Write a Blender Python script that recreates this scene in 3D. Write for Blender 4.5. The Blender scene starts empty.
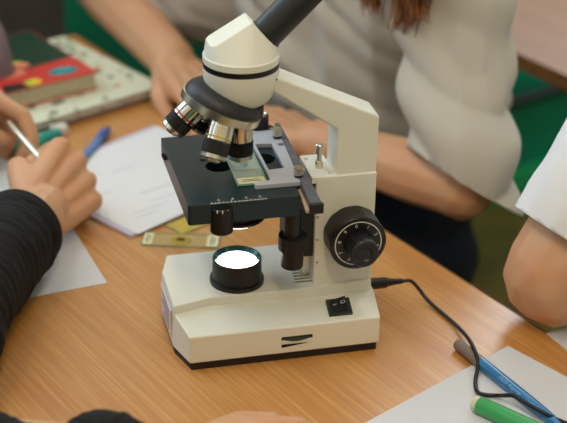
import bpy, bmesh, math, random
from mathutils import Vector, Matrix, noise

# ---------------------------------------------------------------- frame of reference
# all builder coordinates are millimetres; x/y along the microscope base, z = 0 on the desk top
TABLE = 750.0
S = 0.001
def W(p): return Vector((p[0]*S, p[1]*S, (p[2]+TABLE)*S))
scene = bpy.context.scene
col = scene.collection

# ---------------------------------------------------------------- camera
FPX = 1484.15
CAM = Vector((-170.63, -1031.15, 691.60))
_y, _p, _r = math.radians(-14.0721), math.radians(27.2978), math.radians(1.2196)
FWD = Vector((-math.sin(_y)*math.cos(_p), math.cos(_y)*math.cos(_p), -math.sin(_p)))
_rt = Vector((math.cos(_y), math.sin(_y), 0)); _up = _rt.cross(FWD)
RT = math.cos(_r)*_rt + math.sin(_r)*_up
UP = -math.sin(_r)*_rt + math.cos(_r)*_up
cam_data = bpy.data.cameras.new('camera')
cam = bpy.data.objects.new('camera', cam_data); col.objects.link(cam)
M = Matrix((RT, UP, -FWD)).transposed().to_4x4(); M.translation = W(CAM)
cam.matrix_world = M
cam_data.sensor_width = 36.0
cam_data.lens = 36.0*FPX/567.0
cam_data.clip_start = 0.05; cam_data.clip_end = 60
cam_data.dof.use_dof = True
cam_data.dof.focus_distance = 1.235
cam_data.dof.aperture_fstop = 5.0
scene.camera = cam

# ---------------------------------------------------------------- world, exposure
world = bpy.data.worlds.new('world'); scene.world = world; world.use_nodes = True
world.node_tree.nodes['Background'].inputs[0].default_value = (0.75, 0.85, 1.0, 1)
world.node_tree.nodes['Background'].inputs[1].default_value = 0.5
vs = scene.view_settings
vs.view_transform = 'Standard'; vs.look = 'None'; vs.gamma = 1.0; vs.use_curve_mapping = False
vs.exposure = 0.0

# desk-edge axes: DN points outward from the desk's right edge, DT runs along it, away from the camera
E0 = Vector((241.0, 221.0))
DN = Vector((0.930, 0.367)).normalized(); DTV = Vector((-0.367, 0.930)).normalized()
ANG = math.atan2(DN.y, DN.x)
def DT(d, t, z=0.0):
    q = E0 + DN*d + DTV*t
    return Vector((q.x, q.y, z))
def vdt(d, t, z=0.0):
    q = DN*d + DTV*t
    return Vector((q.x, q.y, z))
def px(x, y, z=0.0):
    r = FWD + RT*((x-283.5)/FPX) - UP*((y-211.5)/FPX)
    return CAM + r*((z-CAM.z)/r.z)

# ---------------------------------------------------------------- lights: daylight in the windows, added ceiling fill lamps
def area(name, loc, aim, sx, sy, power, color):
    l = bpy.data.lights.new(name, 'AREA'); l.shape = 'RECTANGLE'; l.size = sx; l.size_y = sy
    l.energy = power; l.color = color
    o = bpy.data.objects.new(name, l); col.objects.link(o)
    o.location = W(loc)
    o.rotation_euler = (W(aim)-W(loc)).to_track_quat('-Z', 'Y').to_euler()
    return o
ROOM = dict(d0=-1650.0, d1=2500.0, t0=-3000.0, t1=1050.0, z0=-750.0, z1=2150.0)
WIN_BACK = [(-1560.0, -230.0, 420.0, 2000.0), (660.0, 1900.0, 620.0, 2000.0)]                       # d0,d1,z0,z1 in the green back wall
WIN_LEFT = [(-60.0, 980.0, 400.0, 2020.0)]   # t0,t1,z0,z1 in the left wall
WIN_RIGHT = [(100.0, 1000.0, 250.0, 1950.0)]
for a, b, z0, z1 in WIN_BACK:
    area('daylight_back', DT((a+b)/2, ROOM['t1']+150, (z0+z1)/2), DT((a+b)/2, 0, (z0+z1)/2-150), (b-a)*S, (z1-z0)*S, 46 if a > 0 else 26, (0.82, 0.93, 1.0) if a > 0 else (0.70, 0.88, 1.0))
for a, b, z0, z1 in WIN_RIGHT:
    area('daylight_right', DT(ROOM['d1']+150, (a+b)/2, (z0+z1)/2), DT(0, (a+b)/2, (z0+z1)/2-150), (b-a)*S, (z1-z0)*S, 16, (0.86, 0.94, 1.0))
for a, b, z0, z1 in WIN_LEFT:
    area('daylight_left', DT(ROOM['d0']-150, (a+b)/2, (z0+z1)/2), DT(0, (a+b)/2, (z0+z1)/2-150), (b-a)*S, (z1-z0)*S, 8, (0.78, 0.90, 1.0))

# ---------------------------------------------------------------- materials
def lin(c):
    return tuple(((v/255.0)/12.92 if v/255.0 <= 0.04045 else ((v/255.0+0.055)/1.055)**2.4) for v in c) + (1.0,)
MATS = {}
def mat(name, rgb, rough=0.5, metal=0.0, spec=0.5, var=0.0, vscale=40.0, bump=0.0, bscale=300.0, emit=None, estr=0.0,
        trans=0.0, ior=1.45, alpha=1.0, sss=0.0, coat=0.0, rgb2=None, sheen=0.0):
    if name in MATS: return MATS[name]
    m = bpy.data.materials.new(name); m.use_nodes = True
    nt = m.node_tree; b = nt.nodes['Principled BSDF']
    b.inputs['Base Color'].default_value = lin(rgb)
    b.inputs['Roughness'].default_value = rough
    b.inputs['Metallic'].default_value = metal
    b.inputs['Specular IOR Level'].default_value = spec
    b.inputs['IOR'].default_value = ior
    b.inputs['Transmission Weight'].default_value = trans
    b.inputs['Alpha'].default_value = alpha
    b.inputs['Coat Weight'].default_value = coat
    b.inputs['Sheen Weight'].default_value = sheen
    if sss:
        b.inputs['Subsurface Weight'].default_value = sss
        b.inputs['Subsurface Radius'].default_value = (1.0, 0.35, 0.2)
        b.inputs['Subsurface Scale'].default_value = 0.006
    if emit:
        b.inputs['Emission Color'].default_value = lin(emit); b.inputs['Emission Strength'].default_value = estr
    tc = nt.nodes.new('ShaderNodeTexCoord')
    if var or rgb2:
        nz = nt.nodes.new('ShaderNodeTexNoise'); nz.inputs['Scale'].default_value = vscale; nz.inputs['Detail'].default_value = 4
        nt.links.new(tc.outputs['Object'], nz.inputs['Vector'])
        mx = nt.nodes.new('ShaderNodeMix'); mx.data_type = 'RGBA'
        c2 = rgb2 if rgb2 else tuple(v*(1-var) for v in rgb)
        mx.inputs['A'].default_value = lin(rgb); mx.inputs['B'].default_value = lin(c2)
        rp = nt.nodes.new('ShaderNodeMapRange'); rp.inputs['From Min'].default_value = 0.35; rp.inputs['From Max'].default_value = 0.65
        nt.links.new(nz.outputs['Fac'], rp.inputs['Value']); nt.links.new(rp.outputs['Result'], mx.inputs['Factor'])
        nt.links.new(mx.outputs['Result'], b.inputs['Base Color'])
    if bump:
        n2 = nt.nodes.new('ShaderNodeTexNoise'); n2.inputs['Scale'].default_value = bscale; n2.inputs['Detail'].default_value = 3
        nt.links.new(tc.outputs['Object'], n2.inputs['Vector'])
        bp = nt.nodes.new('ShaderNodeBump'); bp.inputs['Strength'].default_value = bump; bp.inputs['Distance'].default_value = 0.001
        nt.links.new(n2.outputs['Fac'], bp.inputs['Height']); nt.links.new(bp.outputs['Normal'], b.inputs['Normal'])
    MATS[name] = m
    return m
def bsdf(m): return m.node_tree.nodes['Principled BSDF']

def wood_mat(name, c1, c2, c3, rough):
    """straight grained beech laminate, grain running along the desk edge"""
    m = mat(name, c1, rough=rough, spec=0.5)
    nt = m.node_tree; b = bsdf(m); L = nt.links.new
    tc = nt.nodes.new('ShaderNodeTexCoord')
    mp = nt.nodes.new('ShaderNodeMapping'); mp.inputs['Rotation'].default_value = (0, 0, -ANG)
    L(tc.outputs['Object'], mp.inputs['Vector'])
    def streak(sx, sy, detail):
        k = nt.nodes.new('ShaderNodeMapping'); k.inputs['Scale'].default_value = (sx, sy, 1)
        L(mp.outputs['Vector'], k.inputs['Vector'])
        n = nt.nodes.new('ShaderNodeTexNoise'); n.inputs['Scale'].default_value = 1.0; n.inputs['Detail'].default_value = detail
        L(k.outputs['Vector'], n.inputs['Vector']); return n.outputs['Fac']
    broad = streak(28, 1.6, 3); fine = streak(330, 9, 3); pore = streak(620, 26, 2)
    def ramp(src, lo, hi):
        r = nt.nodes.new('ShaderNodeMapRange'); r.inputs['From Min'].default_value = lo; r.inputs['From Max'].default_value = hi
        L(src, r.inputs['Value']); return r.outputs['Result']
    mx = nt.nodes.new('ShaderNodeMix'); mx.data_type = 'RGBA'
    mx.inputs['A'].default_value = lin(c1); mx.inputs['B'].default_value = lin(c2); L(ramp(broad, 0.35, 0.7), mx.inputs['Factor'])
    m2 = nt.nodes.new('ShaderNodeMix'); m2.data_type = 'RGBA'
    m2.inputs['B'].default_value = lin(c3); L(mx.outputs['Result'], m2.inputs['A'])
    mm = nt.nodes.new('ShaderNodeMath'); mm.operation = 'MULTIPLY'; mm.inputs[1].default_value = 0.8
    L(ramp(fine, 0.45, 0.72), mm.inputs[0]); L(mm.outputs[0], m2.inputs['Factor'])
    L(m2.outputs['Result'], b.inputs['Base Color'])
    bp = nt.nodes.new('ShaderNodeBump'); bp.inputs['Strength'].default_value = 0.5; bp.inputs['Distance'].default_value = 0.0006
    L(pore, bp.inputs['Height']); L(bp.outputs['Normal'], b.inputs['Normal'])
    rr = nt.nodes.new('ShaderNodeMapRange'); rr.inputs['To Min'].default_value = rough-0.08; rr.inputs['To Max'].default_value = rough+0.12
    L(pore, rr.inputs['Value']); L(rr.outputs['Result'], b.inputs['Roughness'])
    return m

CREAM = mat('cream_enamel', (229, 229, 219), rough=0.42, bump=0.05, bscale=900)
BLACK = mat('black_paint', (26, 25, 26), rough=0.34, bump=0.04, bscale=900)
BLACKM = mat('black_plastic', (22, 20, 20), rough=0.42)
STAGEM = mat('stage_enamel', (26, 46, 52), rough=0.28, spec=0.4, bump=0.06, bscale=1200)
PLATEM = mat('grey_anodised', (188, 192, 204), rough=0.34, metal=0.1, bump=0.04, bscale=1500)
RUBBER = mat('dark_rubber', (30, 22, 26), rough=0.6)
CHROME = mat('chrome', (214, 212, 200), rough=0.16, metal=1.0)
STEEL = mat('brushed_steel', (222, 218, 202), rough=0.28, metal=1.0)
HOLE = mat('dark_hole', (6, 6, 7), rough=0.9)
INK = mat('white_print', (225, 225, 222), rough=0.6)

# ---------------------------------------------------------------- mesh builder
class MB:
    def __init__(self): self.v = []; self.f = []
    def add(self, vs, fs):
        k = len(self.v); self.v += [Vector(p) for p in vs]; self.f += [tuple(i+k for i in q) for q in fs]; return self
    def prism(self, poly, z0, z1, top=None):
        n = len(poly); top = top or poly
        vs = [(p[0], p[1], z0) for p in poly] + [(p[0], p[1], z1 if len(p) < 3 else p[2]) for p in top]
        fs = [tuple(range(n-1, -1, -1)), tuple(range(n, 2*n))] + [(i, (i+1) % n, n+(i+1) % n, n+i) for i in range(n)]
        return self.add(vs, fs)
    def box(self, x0, x1, y0, y1, z0, z1):
        return self.prism([(x0, y0), (x1, y0), (x1, y1), (x0, y1)], z0, z1)
    def obox(self, c, ax, ay, hx, hy, z0, z1):
        c = Vector(c); ax = Vector((ax[0], ax[1], 0)); ay = Vector((ay[0], ay[1], 0))
        pts = [c-ax*hx-ay*hy, c+ax*hx-ay*hy, c+ax*hx+ay*hy, c-ax*hx+ay*hy]
        return self.prism([(p.x, p.y) for p in pts], z0, z1)
    def lathe(self, prof, o=(0, 0, 0), d=(0, 0, 1), seg=32, cap=True):
        o = Vector(o); d = Vector(d).normalized()
        a = d.orthogonal().normalized(); b = d.cross(a)
        vs = []; fs = []
        for s, r in prof:
            for k in range(seg):
                w = 2*math.pi*k/seg
                vs.append(o + d*s + a*(r*math.cos(w)) + b*(r*math.sin(w)))
        for i in range(len(prof)-1):
            for k in range(seg):
                k2 = (k+1) % seg
                fs.append((i*seg+k, i*seg+k2, (i+1)*seg+k2, (i+1)*seg+k))
        if cap:
            fs.append(tuple(range(seg-1, -1, -1))); n = (len(prof)-1)*seg; fs.append(tuple(range(n, n+seg)))
        return self.add(vs, fs)
    def knurl(self, s0, s1, r, o, d, teeth, depth):
        o = Vector(o); d = Vector(d).normalized(); a = d.orthogonal().normalized(); b = d.cross(a)
        n = teeth*4; vs = []
        for s in (s0, s1):
            for k in range(n):
                w = 2*math.pi*k/n; rr = r if k % 4 in (0, 1) else r-depth
                vs.append(o + d*s + a*(rr*math.cos(w)) + b*(rr*math.sin(w)))
        fs = [(k, (k+1) % n, n+(k+1) % n, n+k) for k in range(n)] + [tuple(range(n-1, -1, -1)), tuple(range(n, 2*n))]
        return self.add(vs, fs)
    def tube(self, path, rad, seg=10, cap=True):
        path = [Vector(p) for p in path]; n = len(path)
        rads = rad if isinstance(rad, (list, tuple)) else [rad]*n
        prev = None; vs = []; fs = []
        for i, p in enumerate(path):
            t = (path[min(i+1, n-1)] - path[max(i-1, 0)]).normalized()
            if prev is None: a = t.orthogonal().normalized()
            else: a = (prev - t*prev.dot(t)).normalized()
            prev = a; b = t.cross(a)
            for k in range(seg):
                w = 2*math.pi*k/seg
                vs.append(p + a*(rads[i]*math.cos(w)) + b*(rads[i]*math.sin(w)))
        for i in range(n-1):
            for k in range(seg):
                k2 = (k+1) % seg
                fs.append((i*seg+k, i*seg+k2, (i+1)*seg+k2, (i+1)*seg+k))
        if cap:
            fs.append(tuple(range(seg-1, -1, -1))); m = (n-1)*seg; fs.append(tuple(range(m, m+seg)))
        return self.add(vs, fs)
    def hull(self, pts):
        bm = bmesh.new()
        for p in pts: bm.verts.new(p)
        r = bmesh.ops.convex_hull(bm, input=bm.verts)
        bmesh.ops.delete(bm, geom=[g for g in r['geom_interior'] if isinstance(g, bmesh.types.BMVert)], context='VERTS')
        bm.verts.index_update()
        vs = [v.co.copy() for v in bm.verts]; fs = [tuple(v.index for v in f.verts) for f in bm.faces]
        bm.free(); return self.add(vs, fs)
    def ball(self, c, r, sub=2, sq=(1, 1, 1)):
        bm = bmesh.new(); bmesh.ops.create_icosphere(bm, subdivisions=sub, radius=1.0)
        vs = [(c[0]+v.co.x*r*sq[0], c[1]+v.co.y*r*sq[1], c[2]+v.co.z*r*sq[2]) for v in bm.verts]
        fs = [tuple(v.index for v in f.verts) for f in bm.faces]; bm.free(); return self.add(vs, fs)
    def mesh(self, name, org):
        me = bpy.data.meshes.new(name); org = Vector(org)
        me.from_pydata([(p-org)*S for p in self.v], [], self.f)
        bm = bmesh.new(); bm.from_mesh(me); bmesh.ops.recalc_face_normals(bm, faces=bm.faces); bm.to_mesh(me); bm.free()
        me.update(); return me
    def build(self, name, m, parent=None, bevel=0.0, bseg=2, angle=35.0, smooth=True, org=None):
        if org is None: org = ORG[parent.name] if parent is not None else (0, 0, 0)
        me = self.mesh(name, org)
        return link(name, me, m, parent, org, bevel, bseg, angle, smooth)
ORG = {}
def link(name, me, m, parent, org, bevel=0.0, bseg=2, angle=35.0, smooth=True):
    if m is not None: me.materials.append(m)
    if smooth:
        me.polygons.foreach_set('use_smooth', [True]*len(me.polygons))
        me.set_sharp_from_angle(angle=math.radians(angle))
    o = bpy.data.objects.new(name, me); col.objects.link(o)
    if parent is not None:
        o.parent = parent; off = Vector(org)-Vector(ORG[parent.name]); o.location = off*S
    else: o.location = W(org)
    ORG[o.name] = tuple(org)
    if bevel:
        md = o.modifiers.new('bevel', 'BEVEL'); md.width = bevel*S; md.segments = bseg
        md.limit_method = 'ANGLE'; md.angle_limit = math.radians(32); md.harden_normals = True
    return o
def thing(name, label, cat, loc, group=None):
    o = bpy.data.objects.new(name, None); col.objects.link(o); o.empty_display_size = 0.05
    o.location = W(loc); ORG[o.name] = tuple(loc)
    return tag(o, label, cat, group)
def tag(o, label, cat, group=None):
    o['label'] = label; o['category'] = cat
    if group: o['group'] = group
    return o
def struct(o): o['kind'] = 'structure'; return o
def text_mesh(name, body, size, loc, xdir, ydir, m, parent, lift=0.15):
    """flat print: the built-in font turned into a mesh, laid on a surface"""
    cu = bpy.data.curves.new(name, 'FONT'); cu.body = body; cu.size = size*S; cu.align_x = 'CENTER'; cu.align_y = 'CENTER'
    tmp = bpy.data.objects.new(name+'_tmp', cu); col.objects.link(tmp)
    dg = bpy.context.evaluated_depsgraph_get(); me = bpy.data.meshes.new_from_object(tmp.evaluated_get(dg))
    bpy.data.objects.remove(tmp); bpy.data.curves.remove(cu)
    x = Vector(xdir).normalized(); y = Vector(ydir).normalized(); z = x.cross(y)
    org = Vector(ORG[parent.name]); p0 = (Vector(loc)+z*lift-org)*S
    for v in me.vertices: v.co = p0 + x*v.co.x + y*v.co.y
    me.name = name
    return link(name, me, m, parent, ORG[parent.name], smooth=False)

# ================================================================= THE SETTING
FLOORM = mat('olive_floor', (142, 122, 52), rough=0.5, var=0.3, vscale=5, bump=0.1, bscale=60)
GREEN = mat('green_wall_paint', (14, 160, 126), rough=0.55, var=0.12, vscale=4)
GREENB = mat('green_skirting_paint', (40, 190, 124), rough=0.4, var=0.08, vscale=6)
WALLC = mat('cream_wall_paint', (226, 216, 198), rough=0.8, bump=0.1, bscale=200)
CEILM = mat('ceiling_paint', (236, 234, 228), rough=0.9)
FRAMEM = mat('window_frame_white', (232, 232, 230), rough=0.4)
GLASSM = mat('window_glass', (240, 248, 250), rough=0.02, alpha=0.10, spec=0.5)
R = ROOM; TH = 120.0
def slab(name, m, d0, d1, t0, t1, z0, z1, parent=None, bevel=0):
    q = [DT(d0, t0), DT(d1, t0), DT(d1, t1), DT(d0, t1)]
    return MB().prism([(p.x, p.y) for p in q], z0, z1).build(name, m, parent, bevel=bevel, smooth=False, org=None if parent else tuple((q[0]+q[2])/2)[:2]+(z0,))
struct(slab('floor', FLOORM, R['d0'], R['d1'], R['t0'], R['t1'], R['z0']-60, R['z0']))
struct(slab('ceiling', CEILM, R['d0'], R['d1'], R['t0'], R['t1'], R['z1'], R['z1']+60))
DADO = 150.0      # the green paint ends here, below the window sills
def wall(name, axis, pos, out, a0, a1, wins, lower):
    """wall with window openings; axis 't' = plane of constant t, 'd' = plane of constant d"""
    def sl(nm, m, a, b, z0, z1, par, e0=0.0, e1=TH):
        p0, p1 = pos+out*e0, pos+out*e1
        lo, hi = min(p0, p1), max(p0, p1)
        return slab(nm, m, a, b, lo, hi, z0, z1, par) if axis == 't' else slab(nm, m, lo, hi, a, b, z0, z1, par)
    w = struct(sl(name, WALLC, a0, a1, R['z1']-200, R['z1'], None))
    sl('dado_panel', lower, a0, a1, R['z0'], DADO, w)
    cur = a0
    for (wa, wb, z0, z1) in wins:
        sl('wall_panel', WALLC, cur, wa, DADO, R['z1']-200, w)
        if z0 > DADO: sl('wall_panel', WALLC, wa, wb, DADO, z0, w)
        sl('wall_panel', WALLC, wa, wb, z1, R['z1']-200, w); cur = wb
    sl('wall_panel', WALLC, cur, a1, DADO, R['z1']-200, w)
    return w, sl
n_win = 0
def window(sl, wa, wb, z0, z1):
    global n_win; n_win += 1
    w = struct(sl('window_%d' % n_win, FRAMEM, wa, wb, z0, z0+50, None, 40, 90))
    sl('window_frame', FRAMEM, wa, wb, z1-50, z1, w, 40, 90)
    for a in (wa, (wa+wb)/2-25, wb-50): sl('window_frame', FRAMEM, a, a+50, z0+50, z1-50, w, 40, 90)
    sl('window_pane', GLASSM, wa+50, (wa+wb)/2-25, z0+50, z1-50, w, 62, 66)
    sl('window_pane', GLASSM, (wa+wb)/2+25, wb-50, z0+50, z1-50, w, 62, 66)
    sl('window_sill', FRAMEM, wa-40, wb+40, z0-30, z0, w, -60, 90)
wb_, slb = wall('wall_back', 't', R['t1'], 1, R['d0'], R['d1'], WIN_BACK, GREEN)
wl_, sll = wall('wall_left', 'd', R['d0'], -1, R['t0'], R['t1'], WIN_LEFT, GREEN)
wr_, slr = wall('wall_right', 'd', R['d1'], 1, R['t0'], R['t1'], WIN_RIGHT, GREEN)
wf_, slf = wall('wall_front', 't', R['t0'], -1, R['d0'], R['d1'], [], GREEN)
for a in WIN_BACK: window(slb, *a)
for a in WIN_LEFT: window(sll, *a)
for a in WIN_RIGHT: window(slr, *a)
struct(slab('baseboard_back', GREENB, R['d0'], R['d1'], R['t1']-16, R['t1'], R['z0'], R['z0']+64, bevel=3))
hp = MB().tube([DT(130, R['t1']-30, -508), DT(R['d1'], R['t1']-30, -508)], 15, 12).build('heating_pipe', mat('pipe_dark', (12, 34, 26), rough=0.5), org=tuple(DT(1300, R['t1']-30, -508)))  # thin dark tube drawn for the dark band low on the wall
tag(hp, 'dark heating pipe running low along the green wall', 'pipe')
# unseen ceiling lamps, added as fill: warm from the front, neutral from overhead
LAMPG = mat('lamp_diffuser', (255, 250, 240), rough=0.6, emit=(255, 230, 190), estr=2.5)
LAMPB = mat('lamp_housing_white', (230, 230, 228), rough=0.5)
for k, (d, t) in enumerate([(-900, -1500), (900, -1500), (-900, 100), (900, 100)]):
    c = DT(d, t, R['z1'])
    L = thing('ceiling_lamp', ['white fluorescent ceiling lamp overhead behind the camera, on the left', 'white fluorescent ceiling lamp overhead behind the camera, on the right', 'white fluorescent ceiling lamp above the left side of the desk', 'white fluorescent ceiling lamp above the far desk'][k], 'lamp', c, 'ceiling lamps')
    MB().obox((c.x, c.y, 0), DN, DTV, 100, 620, R['z1']-60, R['z1']).build('lamp_housing', LAMPB, L, bevel=4)
    MB().obox((c.x, c.y, 0), DN, DTV, 85, 600, R['z1']-72, R['z1']-60).build('diffuser', LAMPG, L)
    area('lamp_light', (c.x, c.y, R['z1']-76), (c.x, c.y, 0), 0.17, 1.2, (16.0 if d < 0 else 2.0) if t < 0 else (6.0 if d < 0 else 1.5), (1.0, 0.82, 0.54) if t < 0 else (1.0, 0.96, 0.90))

# ---------------------------------------------------------------- desks
WOOD = wood_mat('beech_laminate', (196, 136, 66), (182, 118, 48), (212, 162, 96), 0.34)
bsdf(WOOD).inputs['Coat Weight'].default_value = 1.0; bsdf(WOOD).inputs['Coat IOR'].default_value = 1.65; bsdf(WOOD).inputs['Coat Roughness'].default_value = 0.42
WOOD2 = wood_mat('far_beech_laminate', (150, 112, 88), (140, 102, 76), (160, 124, 98), 0.40)
EDGE = mat('desk_edge_band', (150, 104, 58), rough=0.5, var=0.15, vscale=60)
GREYMET = mat('desk_frame_steel', (70, 74, 72), rough=0.45, metal=0.3)
def desk(label, wood, d0, d1, t0, t1):
    c = DT((d0+d1)/2, (t0+t1)/2, -TABLE)
    D = thing('school_desk', label, 'desk', c)
    MB().obox((c.x, c.y, 0), DN, DTV, (d1-d0)/2-1.5, (t1-t0)/2-1.5, -20, 0).build('desk_top', wood, D, bevel=0.8, bseg=1)
    for (a, b, u, v) in [(d0, d0+1.5, t0, t1), (d1-1.5, d1, t0, t1), (d0+1.5, d1-1.5, t0, t0+1.5), (d0+1.5, d1-1.5, t1-1.5, t1)]:
        slab('edge_band', EDGE, a, b, u, v, -20, -0.4, D)
    for sd in (d0+60, d1-90):
        for st in (t0+70, t1-100):
            slab('leg', GREYMET, sd, sd+30, st, st+30, -TABLE, -20, D, bevel=3)
    for st in (t0+75, t1-95):
        slab('crossbar', GREYMET, d0+90, d1-90, st, st+20, -70, -22, D)
    slab('crossbar', GREYMET, d1-85, d1-65, t0+100, t1-100, -70, -22, D)
    return D
desk('beech-topped school desk that carries the microscope', WOOD, -640, 0, -560, 640)
desk('paler school desk in the upper right beside the green wall', WOOD2, 447, 1060, -500, 1020)

cb = DT(-270, R['t1']-100, -TABLE)
CAB = thing('storage_cabinet', 'dark grey cabinet by the green wall at the upper left corner', 'cabinet', cb)
CABM = mat('cabinet_grey', (84, 80, 78), rough=0.6, var=0.1, vscale=10)
slab('body', CABM, -640, 90, R['t1']-200, R['t1']-6, -TABLE, 260, CAB, bevel=3)
for a0_, a1_ in ((-632, -278), (-272, 82)):
    dr = slab('door', CABM, a0_, a1_, R['t1']-219, R['t1']-201, -TABLE+60, 250, CAB, bevel=2)
    hx = a1_-30 if a0_ < -300 else a0_+20
    slab('handle', GREYMET, hx, hx+12, R['t1']-237, R['t1']-219, -260, -130, dr, bevel=2)

# ================================================================= MICROSCOPE
mic = thing('microscope', 'cream and black monocular school microscope standing on the desk', 'microscope', (90, 60, 0))
AX, AY = 65.0, 60.0
# --- base
foot = [(11.5, 1.2), (2, 30.5), (2, 89.5), (11.5, 118.5), (173.5, 118.5), (177, 90), (177, 30), (173, 1.2)]
outer = [(10, 0), (0.5, 30), (0.5, 90), (10, 120), (175, 120), (180, 90), (180, 30), (175, 0)]
low_top = [(10, 0, 33), (2, 31, 40), (2, 90, 40), (10, 120, 40), (175, 120, 40), (179, 90, 40), (179, 36, 40), (175, 0, 33)]
b = MB()
b.prism(outer, 7, 33, top=low_top)
base = b.build('base', CREAM, mic, bevel=1.6, bseg=3)
plat = [(1.0, 30), (36, 39), (122, 37), (179, 41), (179, 90), (174.5, 119.6), (10.4, 119.6), (1.0, 90)]
plat_t = [(2.0, 29.0, 47), (36, 37.6, 47), (122, 36, 47), (178, 40, 47), (178, 89.5, 47), (173.5, 118.6, 47), (11, 118.6, 47), (2, 89.5, 47)]
MB().prism(plat, 33, 47, top=plat_t).build('upper_deck', CREAM, base, bevel=1.2, bseg=3)
MB().prism(foot, 0, 7.3).build('foot_plate', RUBBER, base, bevel=0.6)
# rating plate with purple print on the left end
PLATE = mat('rating_plate', (216, 208, 208), rough=0.4)
MB().box(-0.3, 0.9, 36, 84, 13, 39).build('rating_plate', PLATE, base)
PURP = mat('purple_print', (132, 114, 152), rough=0.6)
for k in range(5):
    MB().box(-0.5, -0.2, 42, 42+[34, 28, 36, 22, 30][k], 34.5-k*4.4, 36-k*4.4).build('print_line', PURP, base)
# vents in the deck behind the lamp
for k in range(6):
    y = 47+k*5.2; x = 111.5+k*0.5
    MB().box(x, x+15, y, y+2.0, 45.5, 47.25).build('vent_slot', mat('vent_shadow', (120, 116, 104), rough=0.8), base)
# brightness wheel slot and its wedge mark
MB().box(88.5, 115.5, -0.25, 2, 20.4, 23.4).build('wheel_slot', HOLE, base)
w = MB()
vs = []; prof = [(89.5+25*k/12, 20.9-2.0*math.sin(math.pi*k/12)) for k in range(13)]
bot = [(x, -0.32-0.8*math.sin(math.pi*k/12), z) for k, (x, z) in enumerate(prof)]
top = [(x, -0.32, 22.3) for x, z in prof]
w.add(bot+top, [(i, i+1, 14+i, 13+i) for i in range(12)])
w.build('brightness_wheel', mat('wheel_grey', (52, 52, 50), rough=0.5), mic)
MB().add([(88.6, -0.3, 16.3), (88.6, -0.3, 13.0), (114.5, -0.3, 16.0)], [(0, 1, 2)]).build('wedge_mark', HOLE, base, smooth=False)
# power switch
def shelf_z(y): return 33+7*y/33.0
SWM = mat('switch_frame', (46, 50, 46), rough=0.4)
sw = MB().add([(x, y, shelf_z(y)+h) for h in (-1, 1.6) for x, y in [(131.5, 6.5), (152.5, 6.5), (154.2, 26), (133.2, 26)]],
              [(3, 2, 1, 0), (4, 5, 6, 7), (0, 1, 5, 4), (1, 2, 6, 5), (2, 3, 7, 6), (3, 0, 4, 7)]).build('power_switch', SWM, mic, bevel=0.5)
rk = MB().add([(134, 9.5, shelf_z(9.5)+1.2), (148.5, 9.5, shelf_z(9.5)+1.2), (150, 23.5, shelf_z(23.5)+1.2), (135.5, 23.5, shelf_z(23.5)+1.2),
               (134, 9.5, shelf_z(9.5)+2.0), (148.2, 9.5, shelf_z(9.5)+5.6), (149.7, 23.5, shelf_z(23.5)+5.6), (135.5, 23.5, shelf_z(23.5)+2.0)],
              [(3, 2, 1, 0), (4, 5, 6, 7), (0, 1, 5, 4), (1, 2, 6, 5), (2, 3, 7, 6), (3, 0, 4, 7)]).build('rocker', BLACKM, sw, bevel=0.4)
sx = Vector((14.2, 0, 3.6)).normalized(); sy = Vector((1.5, 14, 3)).normalized()
text_mesh('off_mark', 'O', 5.5, Vector((146.0, 16.5, shelf_z(16.5)+5.0)), sx, sy, INK, sw, 0.25)
MB().add([Vector((139, 16.5, shelf_z(16.5)+3.45))+sx*a+sy*c for a, c in ((-1.6, -.35), (1.6, -.35), (1.6, .35), (-1.6, .35))], [(0, 1, 2, 3)]).build('on_mark', INK, sw, smooth=False)
# --- illuminator
il = MB().lathe([(0, 23.5), (3.5, 23.5), (4, 21.5), (22.6, 21.2), (23.2, 20.8), (23.2, 20.2), (20.0, 17.4), (19.0, 17.2)], (63, 62, 47), (0, 0, 1), 48).build('lamp_housing', BLACKM, mic, angle=30)
LENS = mat('glowing_lens', (255, 255, 252), rough=0.3, emit=(255, 252, 244), estr=5.5)
MB().lathe([(19.3, 17.3), (19.9, 15), (20.3, 9), (20.5, 0.5)], (63, 62, 47), (0, 0, 1), 40).build('lens', LENS, il)
MB().lathe([(23.1, 20.9), (23.3, 20.6), (23.3, 20.1), (20.2, 17.5)], (63, 62, 47), (0, 0, 1), 48, cap=False).build('rim_ring', mat('teal_coated_rim', (40, 78, 84), rough=0.2, metal=0.6), il)
# --- arm
def xz_prism(mb, poly, y0, y1):
    n = len(poly)
    vs = [(x, y0, z) for x, z in poly] + [(x, y1, z) for x, z in poly]
    return mb.add(vs, [tuple(range(n)), tuple(range(2*n-1, n-1, -1))] + [(i, n+i, n+(i+1) % n, (i+1) % n) for i in range(n)])
arm = xz_prism(MB(), [(143.5, 140), (179, 140), (179.5, 200), (92, 241), (84, 240), (84, 231.5), (143.5, 190.5)], 44.5, 75.5).build('arm', CREAM, mic, bevel=2.2, bseg=3)
MB().box(126.4, 179, 42.5, 77.5, 46, 149.3).build('arm_block', CREAM, arm, bevel=1.2, bseg=2)
ledge = MB().box(122.5, 143.6, 43.2, 88, 143, 149.2).build('stage_ledge', CREAM, arm, bevel=0.8)
for x, y in [(127, 80), (139, 49), (139, 82)]:
    MB().lathe([(0, 1.6), (0.6, 1.4)], (x, y, 149), (0, 0, 1), 12).build('screw', STEEL, arm)
MB().lathe([(0, 3.6), (6, 3.6), (6.2, 2.0), (13, 2.0), (13.2, 3.4), (21, 3.5), (22, 2.6)], (133.6, 62, 149), (0, 0, 1), 20).build('limit_screw', STEEL, mic)
for x, z in [(128.5, 112), (128.8, 90), (129, 68)]:
    MB().lathe([(0, 1.3), (0.5, 1.2)], (x, 42.6, z), (0, -1, 0), 10).build('screw_hole', mat('screw_cream', (176, 168, 140), rough=0.5), arm)
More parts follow.
